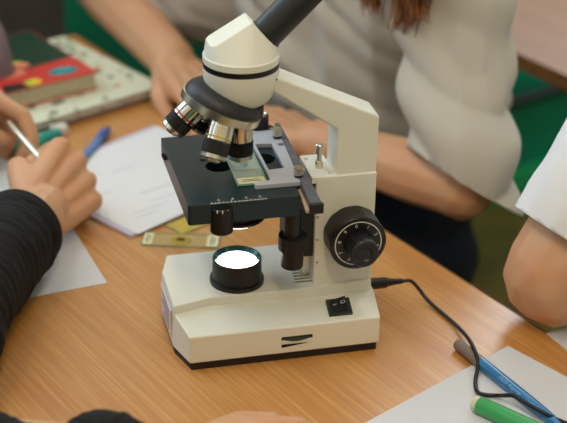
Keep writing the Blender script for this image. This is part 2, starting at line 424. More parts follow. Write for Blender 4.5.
# --- head
prof = []
for k in range(13):
    a = math.radians(90*k/12)
    prof.append((29.5*(1-math.cos(a)), 17+14*math.sin(a)))
prof = [(0, 10)] + prof + [(31.0, 31.0)]
MB().lathe(prof, (AX, AY, 216.5), (0, 0, 1), 56).build('head_bowl', CREAM, mic, angle=40)
MB().lathe([(0, 29.6), (0, 30.9), (4.6, 30.9), (4.6, 29.6)], (AX, AY, 247.4), (0, 0, 1), 56).build('head_ring', BLACKM, mic)
hp_ = [(AX+30.8*math.cos(a), AY+30.8*math.sin(a), z) for z in (252, 257.5) for a in [2*math.pi*k/48 for k in range(48)]]
tdir = Vector((1, 0, 1)).normalized()
cap = MB().lathe([(0, 30.6), (0.4, 31), (5.4, 31), (6.2, 30.4)], (AX, AY, 252), (0, 0, 1), 56)
pts = [(AX+30.2*math.cos(2*math.pi*k/56), AY+30.2*math.sin(2*math.pi*k/56), 257.6) for k in range(56)]
for s in (-1, 1):
    yy = AY+13.0*s
    pts += [(38.0, yy*1.0+(-4*s), 268.8), (42.0, yy, 270.2), (70.5, yy, 287.0), (71.5, yy, 286.6), (38.0, yy-4*s, 259)]
tc0 = Vector((84.6, AY, 272.2))                       # middle of the tube socket
for k in range(24):
    a = 2*math.pi*k/24
    q = tc0 + Vector((0, 1, 0))*(15.5*math.cos(a)) + Vector((1, 0, -1)).normalized()*(15.5*math.sin(a))
    pts.append(tuple(q))
cap.hull(pts)
cp = cap.build('head_cap', CREAM, mic, angle=26, bevel=0)
MB().lathe([(0, 0.9), (0.6, 0.8)], (AX+25, AY-18.2, 240.5), (0.75, -0.6, -0.1), 10).build('set_screw', HOLE, mic)
TUBEM = mat('tube_black', (34, 36, 40), rough=0.38)
tb = MB().lathe([(-4, 13.0), (0.5, 13.0), (0.6, 14.2), (2, 14.2), (2.2, 13.4), (78, 13.4), (78, 11.8)], tc0, tdir, 40).build('eyepiece_tube', TUBEM, mic)
MB().lathe([(78, 11.5), (80, 14.5), (92, 15.0), (104, 14.0), (105, 11), (103, 9), (103, 0.3)], tc0, tdir, 40).build('eyepiece', BLACKM, tb)
# --- nosepiece, tilted, four objectives
tau = math.radians(22.5)
na = Vector((-math.sin(tau), 0, -math.cos(tau)))        # down along the turret axis
nr = Vector((math.cos(tau), 0, -math.sin(tau)))
nc = Vector((47.6, AY, 211.2))
NOSEM = mat('nosepiece_satin_black', (44, 46, 50), rough=0.42, metal=0.2)
np_ = MB().lathe([(-21, 19), (-19.5, 22), (-17, 27), (-13, 31), (-9.5, 32.6), (-6.6, 32.9)], nc+na*1.0, na, 56).build('nosepiece', NOSEM, mic, angle=25)
MB().lathe([(-6.0, 32.6), (-5.6, 34.2), (0.6, 34.2), (1.2, 33.2), (1.4, 20)], nc, na, 56).build('turret_ring', STEEL, np_, angle=30)
MB().lathe([(0, 22), (4, 21), (7, 15)], nc, na, 40).build('turret_plate', NOSEM, np_)
MB().lathe([(0, 19), (9, 19), (12, 16)], (AX, AY, 205.5), (0, 0, 1), 40).build('turret_neck', BLACKM, np_)
bands = {0: None, 1: (190, 160, 20), 2: (170, 30, 34), 3: (30, 90, 160)}
def objective(phi, length, band, label):
    q = nr*math.cos(phi) + Vector((0, 1, 0))*math.sin(phi)
    d = (na*math.cos(tau) + q*math.sin(tau)).normalized()
    o0 = nc + q*19.0 + na*1.5
    k = length/38.0
    ob = MB().lathe([(0, 11.2), (2.0, 11.2), (2.2, 10.2), (8*k, 10.2), (8.2*k, 10.5), (19*k, 10.5), (19.3*k, 9.6)], o0, d, 40).build('objective', CHROME, mic, angle=30)
    ob['label'] = label
    if band:
        MB().lathe([(15.6*k, 10.4), (15.6*k, 10.75), (17*k, 10.75), (17*k, 10.4)], o0, d, 40, cap=False).build('colour_ring', mat('band_%d_%d_%d' % band, band, rough=0.4), ob)
    MB().knurl(20.2*k, 31*k, 11.0, o0, d, 34, 0.5).build('grip_ring', BLACKM, ob, smooth=False)
    MB().lathe([(30.8*k, 10.2), (31.2*k, 10.6), (34.6*k, 10.4), (35*k, 9.4), (35.4*k, 6.4), (37*k, 6.0), (38*k, 5.0), (38*k, 3.0)], o0, d, 36).build('front_mount', STEEL, ob, angle=25)
    MB().lathe([(38.02*k, 3.0), (38.1*k, 0.4)], o0, d, 20).build('front_lens', mat('lens_glass_dark', (20, 30, 34), rough=0.05), ob)
objective(0, 40, None, 'chrome objective pointing straight down at the slide')
objective(-math.pi/2, 36, (196, 164, 24), 'chrome objective with a yellow ring')
objective(math.pi, 33, (168, 30, 36), 'short chrome objective with a red ring')
objective(math.pi/2, 34, (30, 90, 160), 'objective in shade behind the others')
# --- stage
ZS = 153.0
def holed_plate(poly, holes, z0, z1):
    """flat plate with round or rectangular through holes: poly/hole loops filled by bmesh triangle fill"""
    bm = bmesh.new(); loops = []
    for lp in [poly]+holes:
        vsb = [bm.verts.new((x, y, z1)) for x, y in lp]
        for i in range(len(vsb)): bm.edges.new((vsb[i], vsb[(i+1) % len(vsb)]))
        loops.append(vsb)
    bmesh.ops.triangle_fill(bm, use_beauty=True, use_dissolve=False, edges=bm.edges[:])
    bm.verts.index_update()
    vs = [v.co.copy() for v in bm.verts]; tf = [tuple(v.index for v in f.verts) for f in bm.faces]
    n = len(vs); fs = tf + [tuple(i+n for i in reversed(f)) for f in tf]
    for lp in loops:
        ids = [v.index for v in lp]
        fs += [(ids[i], ids[(i+1) % len(ids)], ids[(i+1) % len(ids)]+n, ids[i]+n) for i in range(len(ids))]
    bm.free()
    mb = MB(); mb.add(vs + [Vector((v.x, v.y, z0)) for v in vs], fs); return mb
def circ(cx, cy, r, n=28): return [(cx+r*math.cos(2*math.pi*k/n), cy+r*math.sin(2*math.pi*k/n)) for k in range(n)]
st = holed_plate([(11, 6.5), (12.5, 5), (103.5, 5), (103.5, 139), (11, 139)], [circ(49, 73, 11.0), circ(89, 80, 10.5)], 135, ZS).build('stage', STAGEM, mic, bevel=0.6)
MB().lathe([(0, 11.5), (1, 11.5)], (49, 73, 137), (0, 0, 1), 28).build('aperture', HOLE, st)
MB().lathe([(0, 11), (1, 11)], (89, 80, 137), (0, 0, 1), 28).build('aperture', HOLE, st)
for y, zz in ((112, 146), (122, 143.5)):
    MB().lathe([(0, 2.0), (2.2, 2.0)], (11.2, y, zz), (-1, 0, 0), 12).build('side_screw', HOLE, st)
MB().lathe([(0, 2.6), (1.2, 2.2)], (38, 88, ZS), (0, 0, 1), 14).build('stage_screw', BLACKM, st)
# scale on the near edge of the stage
for k in range(15):
    x = 30+k*3.2; l = 2.6 if k % 5 == 0 else 1.5
    MB().box(x, x+0.55, 5.3, 5.3+l, ZS, ZS+0.12).build('scale_tick', INK, st, smooth=False)
MB().box(29, 75.5, 5.15, 5.55, ZS, ZS+0.12).build('scale_line', INK, st, smooth=False)
for k, s in enumerate('3456'):
    text_mesh('scale_digit', s, 5.0, (36.5+k*11.4, 10.4, ZS), (1, 0, 0), (0, 1, 0), INK, st)
# mechanical stage: carriage, rail, thumb screws
cr = holed_plate([(71, 23), (69.5, 24.5), (69.5, 28), (83.5, 31), (84.5, 45), (84.5, 128), (112, 128), (112, 23)],
                 [[(87, 50), (100.5, 51), (101, 100), (87, 102)], circ(108.6, 97, 3.0, 14)], ZS+0.1, ZS+4).build('slide_carriage', PLATEM, mic, bevel=0.4)
MB().box(103.6, 112, 23.5, 128, 146, ZS).build('carriage_foot', BLACK, cr)
for x, y in [(109.0, 32), (109.5, 111)]:
    ts = MB().lathe([(0, 3.6), (2.5, 3.6)], (x-1, y, ZS+4), (0, 0, 1), 18).build('thumb_screw', BLACKM, cr)
    MB().knurl(2.5, 8.5, 4.3, (x-1, y, ZS+4), (0, 0, 1), 16, 0.4).build('screw_head', STEEL, ts, smooth=False)
rl = MB().prism([(105.0, -18), (115.0, -18), (118.0, 140), (113.6, 142)], 150.0, 157.5).build('rail', mat('rail_grey', (96, 100, 112), rough=0.38, metal=0.1), mic, bevel=0.7)
MB().prism([(102.8, -15), (112.5, -15), (114, 60), (108, 60)], 147.4, 150.0).build('rail_strip', mat('pinkish_brass_strip', (206, 176, 150), rough=0.4), rl)
MB().box(104.2, 115.6, -21.5, -17.5, 149, 158.0).build('rail_end', BLACKM, rl, bevel=0.8)
for k in range(7):
    text_mesh('rail_digit', str(k+1), 5.0, (111.0+k*0.55, 18+k*17, 157.5), (0, 1, 0), (-1, 0, 0), mat('rail_print', (150, 156, 168), rough=0.5), rl)
# slide holder clip at the back of the stage
hc = MB().prism([(86, 126), (113, 126), (111, 138), (104, 146), (90, 146), (86, 140)], ZS+0.2, ZS+3.4).build('slide_clip', BLACK, mic, bevel=0.4)
MB().lathe([(0, 9), (11, 9), (12, 8)], (98, 138, ZS+3.4), (0, 0, 1), 28).build('clip_knob', BLACKM, hc)
MB().lathe([(0, 7.4), (2, 7.4), (3.2, 4.0), (11, 3.6), (12, 3.0)], (98, 138, ZS+15.4), (0, 0, 1), 24).build('clip_post', STEEL, hc)
MB().lathe([(0, 2.0), (1.2, 1.6)], (107.5, 130, ZS+3.4), (0, 0, 1), 12).build('clip_screw', STEEL, hc)
MB().lathe([(0, 2.0), (1.2, 1.6)], (90.5, 129, ZS+3.4), (0, 0, 1), 12).build('clip_screw', STEEL, hc)
# condenser under the stage
cd = MB().lathe([(0, 22.5), (0.8, 23.5), (3.2, 23.5), (3.4, 21), (23.6, 21)], (62, 58, 111.5), (0, 0, 1), 44).build('condenser', BLACKM, mic, angle=30)
MB().lathe([(-0.2, 19), (0.1, 23.0), (0.9, 23.75), (1.6, 23.6)], (62, 58, 111.5), (0, 0, 1), 44, cap=False).build('condenser_ring', CHROME, cd)
MB().lathe([(0, 19.2), (-1.0, 12), (-1.6, 0.5)], (62, 58, 111.5), (0, 0, 1), 32).build('condenser_lens', mat('condenser_glass', (60, 66, 70), rough=0.08), cd)
# knob under the near edge of the stage
kn = MB().lathe([(0, 8.6), (0.8, 9.3), (16.5, 9.3), (22, 8.9), (22.6, 8.2)], (38.4, 6.5, 126.8), (0, 0, 1), 32).build('filter_knob', BLACKM, mic, angle=30)
for x in (33, 37, 41.5): MB().box(x, x+0.7, -2.9 if x == 37 else -1.5, 0, 147.2, 149.4).build('knob_tick', INK, kn, smooth=False)
# coaxial stage drive
cx_ = MB().lathe([(0, 8.5), (0.8, 9.4), (17, 9.6)], (101.2, 20, 80), (0, 0, 1), 36).build('stage_drive_knob', BLACKM, mic, angle=30)
MB().knurl(17, 30, 12.0, (101.2, 20, 80), (0, 0, 1), 40, 0.4).build('stage_drive_collar', BLACKM, cx_, smooth=False)
MB().lathe([(30, 8.0), (55.5, 8.0)], (101.2, 20, 80), (0, 0, 1), 32).build('stage_drive_shaft', BLACK, cx_)
# dovetail bracket that carries the stage
MB().box(103, 127.5, 47, 74, 72, 140).build('stage_bracket', BLACKM, mic, bevel=0.8)
MB().box(119, 126.6, 56, 64, 47, 73).build('dovetail', STEEL, mic, bevel=0.5)
# focus knobs
kc = Vector((158.6, 0, 95.0))
ck = MB().knurl(0, 17.5, 24.9, (kc.x, 42.6, kc.z), (0, -1, 0), 12, 0.35).build('coarse_focus_knob', BLACKM, mic, smooth=False)
MB().lathe([(17.4, 24.7), (18.6, 24.9), (21.4, 24.6), (22.4, 23.2), (22.0, 20.6), (22.0, 12)], (kc.x, 42.6, kc.z), (0, -1, 0), 56).build('knob_face', BLACK, ck, angle=28)
MB().lathe([(22.05, 20.6), (22.25, 20.4), (22.25, 19.9), (22.05, 19.7)], (kc.x, 42.6, kc.z), (0, -1, 0), 56, cap=False).build('dial_line', INK, ck)
yf = 42.6-22.0
for k in range(10):
    a = math.radians(90-36*k+8)
    text_mesh('dial_digit', str(k), 4.6, (kc.x+16.6*math.cos(a), yf, kc.z+16.6*math.sin(a)), (math.sin(a), 0, -math.cos(a)), (math.cos(a), 0, math.sin(a)), INK, ck, 0.25)
fk = MB().knurl(21, 39, 12.6, (kc.x, 42.6, kc.z), (0, -1, 0), 22, 0.6).build('fine_focus_knob', BLACKM, mic, smooth=False)
MB().lathe([(38.9, 12.7), (41, 12.5), (42.2, 11.4), (42.2, 7.0), (40.8, 5.6), (40.8, 0.4)], (kc.x, 42.6, kc.z), (0, -1, 0), 44).build('fine_knob_face', BLACK, fk, angle=28)
# far-side focus knob (the same control, seen only from the other side)
MB().lathe([(0, 25), (20, 25), (20.2, 12.4), (38, 12.4)], (kc.x, 77.4, kc.z), (0, 1, 0), 48).build('far_focus_knob', BLACKM, mic, angle=30)
# power inlet
MB().lathe([(0, 6), (3, 6)], (179.6, 62, 29), (1, 0, 0), 20).build('power_inlet', BLACKM, mic)

# ---------------------------------------------------------------- glass slides
SGLASS = mat('slide_glass', (222, 240, 228), rough=0.03, alpha=0.32, spec=0.6)
SEDGE = mat('slide_edge_green', (130, 186, 150), rough=0.1, alpha=0.75)
SLABEL = mat('slide_label_paper', (226, 222, 180), rough=0.7)
STEXT = mat('label_print', (72, 80, 70), rough=0.7)
def slide(label, c, axis, z, labels, spec_rgb, tint=None, cover=True, halfw=13.0):
    ax = Vector((axis[0], axis[1])).normalized(); ay = Vector((-ax.y, ax.x))
    T = thing('glass_slide', label, 'glass slide', (c[0], c[1], z), 'glass slides')
    g = tint or SGLASS
    MB().obox((c[0], c[1], 0), ax, ay, 37.6, halfw-0.4, z, z+1.1).build('glass', g, T, bevel=0.15, bseg=1)
    for s in (-1, 1):
        e = Vector((c[0], c[1]))+ay*(s*(halfw-0.2)); MB().obox((e.x, e.y, 0), ax, ay, 38, 0.2, z, z+1.1).build('glass_edge', SEDGE, T, smooth=False)
        e = Vector((c[0], c[1]))+ax*(s*37.8); MB().obox((e.x, e.y, 0), ax, ay, 0.2, halfw-0.4, z, z+1.1).build('glass_edge', SEDGE, T, smooth=False)
    for s, l in labels:
        e = Vector((c[0], c[1]))+ax*(s*(36.5-l)); MB().obox((e.x, e.y, 0), ax, ay, l, halfw-1.6, z+1.1, z+1.3).build('paper_label', SLABEL, T, smooth=False)
        for j, (wd, off) in enumerate(((6.5, 2.2), (8.5, -2.2)) if l < 7 else ((6, 3), (8, 0), (5, -3))):
            q = e + ax*(off*0.55*(-s)*0 + off*0.6)
            MB().obox((q.x, q.y, 0), ax, ay, 0.55, wd, z+1.3, z+1.36).build('label_print', STEXT, T, smooth=False)
    if cover:
        MB().obox((c[0], c[1], 0), ax, ay, 10, 10, z+1.15, z+1.35).build('cover_glass', SGLASS, T, smooth=False)
    sp = MB()
    n = 18; rs = [random.Random(3).uniform(0.8, 1.2) for _ in range(n)]
    pts = [Vector((c[0], c[1]))+ax*(5.0*rs[k]*math.cos(2*math.pi*k/n))+ay*(2.8*rs[(k*7) % n]*math.sin(2*math.pi*k/n)) for k in range(n)]
    sp.prism([(p.x, p.y) for p in pts], z+1.36, z+1.6)
    if spec_rgb: sp.build('specimen', mat('specimen_%d' % spec_rgb[0], spec_rgb, rough=0.7), T, smooth=False)
    return T
sl = slide('glass slide with a small paper label clamped on the stage below the objective', (70.2, 69, 0), (0.02, 1), ZS+0.4, [(-1, 5.5)], (140, 170, 160))
c1 = px(181, 240, 1)
YST = mat('yellow_stained_glass', (226, 210, 150), rough=0.05, alpha=0.3)
YSTW = mat('yellow_stain', (224, 190, 70), rough=0.4, alpha=0.4)
axv = (px(219.7, 241.7, 1)-px(142.2, 238.5, 1)).xy
sl2 = slide('glass slide with a dark specimen lying on the desk behind the microscope base', (c1.x, c1.y), axv, 0.3, [(-1, 4.5), (1, 5.5)], (40, 28, 22), tint=YST, cover=False)
MB().lathe([(0, 10.5), (0.06, 10.5)], (c1.x, c1.y, 1.4), (0, 0, 1), 24).build('stain_spot', YSTW, sl2)
c2 = px(203, 218, 1)
sl3 = slide('yellow stained glass slide half hidden under the left corner of the stage', (c2.x, c2.y), (0.95, 0.55), 0.3, [], None, tint=mat('strong_yellow_glass', (222, 198, 96), rough=0.1, alpha=0.65), cover=False)

# ---------------------------------------------------------------- power cable
CABLE = mat('cable_black', (20, 18, 19), rough=0.4)
def catmull(pts, n=8):
    P = [Vector(p) for p in pts]; P = [P[0]*2-P[1]]+P+[P[-1]*2-P[-2]]; out = []
    for i in range(1, len(P)-2):
        for k in range(n):
            u = k/n
            out.append(0.5*((2*P[i])+(-P[i-1]+P[i+1])*u+(2*P[i-1]-5*P[i]+4*P[i+1]-P[i+2])*u*u+(-P[i-1]+3*P[i]-3*P[i+1]+P[i+2])*u**3))
    out.append(P[-2]); return out
pc = thing('power_cable', 'thin black power cable running from the microscope over the blue pen', 'cable', tuple(px(440, 310, 0)))
plug0 = Vector((183.2, 62, 29)); plug1 = px(402, 281, 24)
pd = (plug1-plug0).normalized(); pl = (plug1-plug0).length
MB().lathe([(0, 5.2), (pl*0.5, 5.0), (pl*0.55, 3.8), (pl*0.62, 3.8), (pl*0.64, 3.3), (pl*0.72, 3.3), (pl*0.74, 3.0), (pl, 2.4)], plug0, pd, 20).build('plug', CABLE, pc, angle=30)
way = [plug1] + [px(x, y, z) for x, y, z in [(411, 281, 20), (419, 289, 12), (425, 297, 6), (434, 306, 2.6), (447, 317, 2.4), (460, 329, 4), (470, 341, 11.0), (476, 354, 11.6), (478, 366, 6),
       (475.5, 380, 2.8), (477, 391, 2.8), (484, 394.5, 2.8), (497, 395.5, 3.4), (506, 395.5, 9), (514, 396, 12.2), (524, 402, 11.8), (540, 411, 11.4), (556, 419, 7), (575, 427, 2.6), (600, 440, 2.6)]] + [DT(-74, -440, 2.4), DT(-66, -490, 2.4), DT(-60, -535, 2.4), DT(-60, -560, 2.6), DT(-60, -568, -30), DT(-58, -572, -300), DT(-58, -575, -700), DT(-30, -600, -746), DT(120, -760, -747)]
MB().tube(catmull(way, 6), 1.75, 10).build('cord', CABLE, pc, angle=60)

# ---------------------------------------------------------------- papers and pens
PAPER = mat('white_paper', (208, 211, 218), rough=0.85, bump=0.04, bscale=400)
PAPER2 = mat('grid_paper', (224, 226, 230), rough=0.85)
def sheet(label, name, corner, a, bdir, la, lb, z, th, m, cat='paper', curl=0.0):
    """thin sheet from a corner along two directions"""
    a = Vector((a[0], a[1])).normalized(); q = Vector((-a.y, a.x)); q = q if q.dot(Vector(bdir)) > 0 else -q
    c = Vector((corner[0], corner[1])); n = 10; mb = MB()
    vs = []
    for h in (0, th):
        for i in range(n+1):
            for j in range(n+1):
                p = c+a*(la*i/n)+q*(lb*j/n)
                up = curl*max(0.0, 1-(i+j)/6.0)**2
                vs.append((p.x, p.y, z+h+up))
    N = (n+1)*(n+1); fs = []
    for i in range(n):
        for j in range(n):
            k = i*(n+1)+j
            fs += [(k, k+1, k+n+2, k+n+1), (N+k, N+k+n+1, N+k+n+2, N+k+1)]
    bd = [i*(n+1) for i in range(n+1)]+[n*(n+1)+j for j in range(1, n+1)]+[i*(n+1)+n for i in range(n-1, -1, -1)]+[j for j in range(n-1, 0, -1)]
    fs += [(bd[i], bd[(i+1) % len(bd)], N+bd[(i+1) % len(bd)], N+bd[i]) for i in range(len(bd))]
    cc = c+a*la/2+q*lb/2
    o = mb.add(vs, fs).build(name, m, None, org=(cc.x, cc.y, z), angle=50)
    if label: tag(o, label, cat)
    return o
k = px(508, 346, 0.3); e1 = (px(365, 423, 0.3)-k).xy
sheet('white sheet of paper under the blue pen in the bottom right', 'paper_sheet', k, e1, (px(567, 378, .3)-k).xy, 297, 210, 0.2, 0.35, PAPER)
k = px(546, 333.5, 0.3)
sheet('corner of white paper under the bare elbow at the right edge', 'paper_sheet', k, (px(575, 357, .3)-k).xy, (px(590, 330, .3)-k).xy, 210, 148, 0.2, 0.3, PAPER)
k = px(107, 283, 0.3); e1 = (px(0, 303, 0.3)-k).xy
sheet('white paper sheet below the black sleeve cuff', 'paper_sheet', k, e1, (px(70, 228, .3)-k).xy, 210, 148, 0.2, 0.35, PAPER)
# notebook pad: lilac-edged pad and a loose sheet on it
k = px(131, 238, 0.5); e1 = (px(185, 213.5, 0.5)-k).xy; e2 = (px(92, 214, .5)-k).xy
LIL = mat('lilac_page_edges', (196, 192, 216), rough=0.8)
pad = thing('notepad', 'open white notepad with a lilac edge behind the fist', 'notepad', (k.x, k.y, 0))
def sub_sheet(par, name, m, k, e1, e2, la, lb, z0, z1):
    a = e1.normalized(); q = Vector((-a.y, a.x)); q = q if q.dot(e2) > 0 else -q
    c = Vector((k.x, k.y))+a*la/2+q*lb/2
    return MB().obox((c.x, c.y, 0), a, q, la/2, lb/2, z0, z1).build(name, m, par, smooth=False)
k0 = Vector((k.x, k.y))
sub_sheet(pad, 'page_block', LIL, k, e1, e2, 196, 178, 0.2, 3.2)
k2 = px(138, 234.0, 3.4)
ps = sub_sheet(pad, 'top_page', PAPER2, k2, e1, e2, 190, 174, 3.25, 3.6)
a_ = e1.normalized(); q_ = Vector((-a_.y, a_.x)); q_ = q_ if q_.dot(e2) > 0 else -q_
PENCILM = mat('faint_pencil', (176, 182, 196), rough=0.8)
for (u, v, lu, lv) in [(60, 60, 46, 0.7), (58, 40, 38, 0.5), (20, 24, 30, .5), (24, 32, 44, .5), (20, 90, 24, .5), (72, 120, 30, .5)]:
    c = Vector((k2.x, k2.y))+a_*(u+lu/2)+q_*v
    MB().obox((c.x, c.y, 0), (a_*0.96+q_*(-0.12)).normalized(), q_, lu/2, lv, 3.6, 3.66).build('pencil_line', PENCILM, pad, smooth=False)
k = px(32, 205, .3)
sheet('pale sheet of paper under the fist at the left edge', 'paper_sheet', px(60, 190, .3), (px(20, 168, .3)-px(60, 190, .3)).xy, (px(0, 200, .3)-px(60, 190, .3)).xy, 150, 100, 0.62, 0.3, mat('bluish_paper', (206, 214, 222), rough=0.85))

def pen(name, label, cat, p0, p1, segs, tip=None, sub=None, seg=24):
    """segs: (part name, material, [(s, r)...]) lathes along p0->p1"""
    p0 = Vector(p0); p1 = Vector(p1); d = (p1-p0).normalized()
    T = thing(name, label, cat, tuple((p0+p1)/2)[:2]+(0,)); first = None
    for nm, m, pr in segs: MB().lathe(pr, p0, d, seg).build(nm, m, T, angle=35)
    return T
BLUE = mat('blue_barrel_plastic', (44, 120, 180), rough=0.25, coat=0.3)
GREYC = mat('grey_cap_plastic', (128, 116, 108), rough=0.4)
a, b2 = px(457, 343.5, 5.3), px(556, 423, 5.3)
L = 142.0
d_ = (b2-a).normalized()
bp_ = pen('felt_pen', 'slim blue felt pen with a grey cap end lying under the cable', 'pen', a, a+d_*L, [
    ('cap', GREYC, [(0, 3.6), (0.6, 4.5), (2, 5.0), (34, 5.3), (34.2, 4.9)]),
    ('barrel', BLUE, [(34, 4.8), (34.5, 5.2), (44, 5.2), (100, 5.1), (128, 4.4), (138, 2.6), (138.2, 1.2), (142, 0.8)])])
up = Vector((0, 0, 1)); sd = d_.cross(up)
g = (-(d_.cross(up)))
PENTX = mat('pen_print', (150, 196, 226), rough=0.5)
tv = (CAM-a).normalized(); tv = (tv-d_*tv.dot(d_)).normalized()
text_mesh('barrel_print', 'CROP  Reporter', 4.2, a+d_*78+tv*5.2, d_, tv.cross(d_), PENTX, bp_, 0.12)
GREENP = mat('green_marker_plastic', (58, 158, 88), rough=0.4)
a, b2 = px(474, 402.5, 7.2), px(534, 430, 7.2); d_ = (b2-a).normalized()
pen('marker', 'thick green marker with a cream end on the bottom right paper', 'marker', a, a+d_*110, [
    ('end_plug', mat('cream_plug', (214, 206, 176), rough=0.5), [(0, 5.4), (0.8, 6.4), (5, 6.7)]),
    ('barrel', GREENP, [(4.8, 7.0), (5.6, 7.4), (80, 7.4), (80.2, 7.0)]),
    ('cap', GREENP, [(80, 7.6), (106, 7.2), (110, 5.0)])])
BLUE2 = mat('royal_blue_pen', (48, 92, 176), rough=0.35)
a, b2 = px(109, 127.5, 5.5), px(85, 157, 5.5); d_ = (b2-a).normalized()
pen('felt_pen', 'royal blue pen with pointed cap lying behind the notepad', 'pen', a, a+d_*128, [
    ('cap', BLUE2, [(0, 1.2), (1.5, 2.6), (12, 4.2), (13, 5.3), (34, 5.5)]),
    ('barrel', mat('pale_blue_barrel', (96, 130, 190), rough=0.35), [(34, 5.0), (120, 4.8), (128, 2.0)])])
TEAL = mat('teal_marker_plastic', (36, 164, 146), rough=0.4)
a, b2 = px(10, 148, 8), px(52, 137, 8); d_ = (b2-a).normalized()
pen('marker', 'teal marker lying on the desk behind the fist', 'marker', a, a+d_*62, [
    ('barrel', TEAL, [(0, 4), (1.5, 7), (4, 8), (40, 8), (40.2, 7.4)]),
    ('cap', mat('teal_cap', (30, 140, 126), rough=0.4), [(40, 8.3), (58, 8.2), (62, 5.5)])])
er = px(59, 130.5, 5); ea = (px(68, 129, 5)-px(50, 132, 5)).xy.normalized()
E_ = thing('eraser', 'small translucent white eraser between the fist and the books', 'eraser', (er.x, er.y, 0))
MB().obox((er.x, er.y, 0), ea, (-ea.y, ea.x), 9.5, 7, 0.1, 11).build('rubber', mat('eraser_white', (214, 212, 204), rough=0.5), E_, bevel=2.2, bseg=3)
sv = er.xy-ea*5
MB().obox((sv.x, sv.y, 0), ea, (-ea.y, ea.x), 4.6, 7.3, 0.05, 11.3).build('sleeve', mat('eraser_sleeve', (186, 190, 186), rough=0.5), E_, bevel=1.8, bseg=2)

# ---------------------------------------------------------------- books
def book_frame(corner_px, z, along, away):
    c = px(*corner_px, z); a = (px(*along, z)-c).xy.normalized(); q = Vector((-a.y, a.x))
    if q.dot((px(*away, z)-c).xy) < 0: q = -q
    return Vector((c.x, c.y)), a, q
def bbox(mb, c, a, q, u0, u1, v0, v1, z0, z1):
    m_ = c+a*(u0+u1)/2+q*(v0+v1)/2
    return mb.obox((m_.x, m_.y, 0), a, q, (u1-u0)/2, (v1-v0)/2, z0, z1)
# floral notebooks: cream cover with small leaf print
FLORAL = mat('floral_cover', (208, 212, 190), rough=0.6)
def floral():
    nt = FLORAL.node_tree; b = bsdf(FLORAL); L = nt.links.new
    tc = nt.nodes.new('ShaderNodeTexCoord'); vo = nt.nodes.new('ShaderNodeTexVoronoi'); vo.inputs['Scale'].default_value = 70
    vo.inputs['Randomness'].default_value = 1.0
    L(tc.outputs['Object'], vo.inputs['Vector'])
    rp = nt.nodes.new('ShaderNodeMapRange'); rp.inputs['From Min'].default_value = 0.30; rp.inputs['From Max'].default_value = 0.45
    rp.inputs['To Min'].default_value = 1; rp.inputs['To Max'].default_value = 0
    L(vo.outputs['Distance'], rp.inputs['Value'])
    sp = nt.nodes.new('ShaderNodeSeparateColor'); L(vo.outputs['Color'], sp.inputs['Color'])
    cr = nt.nodes.new('ShaderNodeValToRGB'); cr.color_ramp.interpolation = 'CONSTANT'
    el = cr.color_ramp.elements; el[0].color = lin((96, 122, 92)); el[1].position = 0.3; el[1].color = lin((206, 210, 188))
    for pos, c in ((0.55, (58, 76, 70)), (0.66, (206, 210, 188)), (0.84, (196, 110, 96)), (0.9, (150, 160, 110))):
        k = el.new(pos); k.color = lin(c)
    L(sp.outputs['Red'], cr.inputs['Fac'])
    mx = nt.nodes.new('ShaderNodeMix'); mx.data_type = 'RGBA'; mx.inputs['A'].default_value = lin((208, 212, 190))
    L(cr.outputs['Color'], mx.inputs['B']); L(rp.outputs['Result'], mx.inputs['Factor']); L(mx.outputs['Result'], b.inputs['Base Color'])
floral()
PAGES = mat('page_edges', (216, 210, 198), rough=0.85, var=0.12, vscale=220)
def book(name, label, c, a, q, la, lb, z0, th, cover, pages, ct=0.8):
    m_ = c+a*la/2+q*lb/2
    B = thing(name, label, 'book', (m_.x, m_.y, z0))
    bbox(MB(), c, a, q, 0, la, 0, lb, z0, z0+ct).build('back_cover', cover, B, smooth=False)
    bbox(MB(), c, a, q, 2, la-1, 2, lb-2, z0+ct, z0+th-ct).build('page_block', pages, B, smooth=False)
    bbox(MB(), c, a, q, 0, la, 0, lb, z0+th-ct, z0+th).build('front_cover', cover, B, smooth=False)
    bbox(MB(), c, a, q, la-1, la, 0, lb, z0+ct, z0+th-ct).build('spine', cover, B, smooth=False)
    return B
c, a, q = book_frame((161, 96), 1, (20, 138), (64, 38))
book('notebook', 'lower white-paged notebook beneath the floral one', c+a*4+q*2, a, q, 290, 205, 0.2, 8.0, mat('lilac_cover', (168, 168, 196), rough=0.6), mat('white_pages', (224, 214, 206), rough=0.85, var=0.1, vscale=200))
c, a, q = book_frame((163, 85.5), 16, (22, 128), (64, 32))
book('notebook', 'cream notebook with floral cover lying under the red textbook', c, a, q, 297, 210, 8.4, 8.0, FLORAL, mat('lilac_pages', (206, 198, 200), rough=0.85, var=0.12, vscale=200))
# red textbook
c, a, q = book_frame((97.5, 71.5), 39, (0, 95), (72, 50))
COVER = mat('textbook_cover', (200, 60, 56), rough=0.35)
tbk = book('textbook', 'thick textbook with red and dark green cover on top of the notebooks', c, a, q, 230, 165, 16.6, 22.5, COVER, mat('yellowed_pages', (204, 194, 166), rough=0.85, var=0.14, vscale=260), 1.0)
zt = 39.1
def patch(name, m, pts, dz):
    MB().prism([tuple(c+a*u+q*v) for u, v in pts], zt, zt+dz).build(name, m, tbk, smooth=False)
DG = mat('cover_dark_green', (22, 56, 40), rough=0.35)
patch('cover_field', DG, [(1, 58), (229, 36), (229, 164), (1, 164)], 0.15)
patch('cover_field', mat('cover_black', (30, 34, 30), rough=0.35), [(88, 0.5), (120, 0.5), (112, 22), (90, 18)], 0.12)
def ell(u, v, ru, rv, n=28): return [(u+ru*math.cos(2*math.pi*k/n), v+rv*math.sin(2*math.pi*k/n)) for k in range(n)]
patch('cover_badge', mat('cover_teal', (14, 132, 138), rough=0.35), ell(32, 24, 18, 12), 0.2)
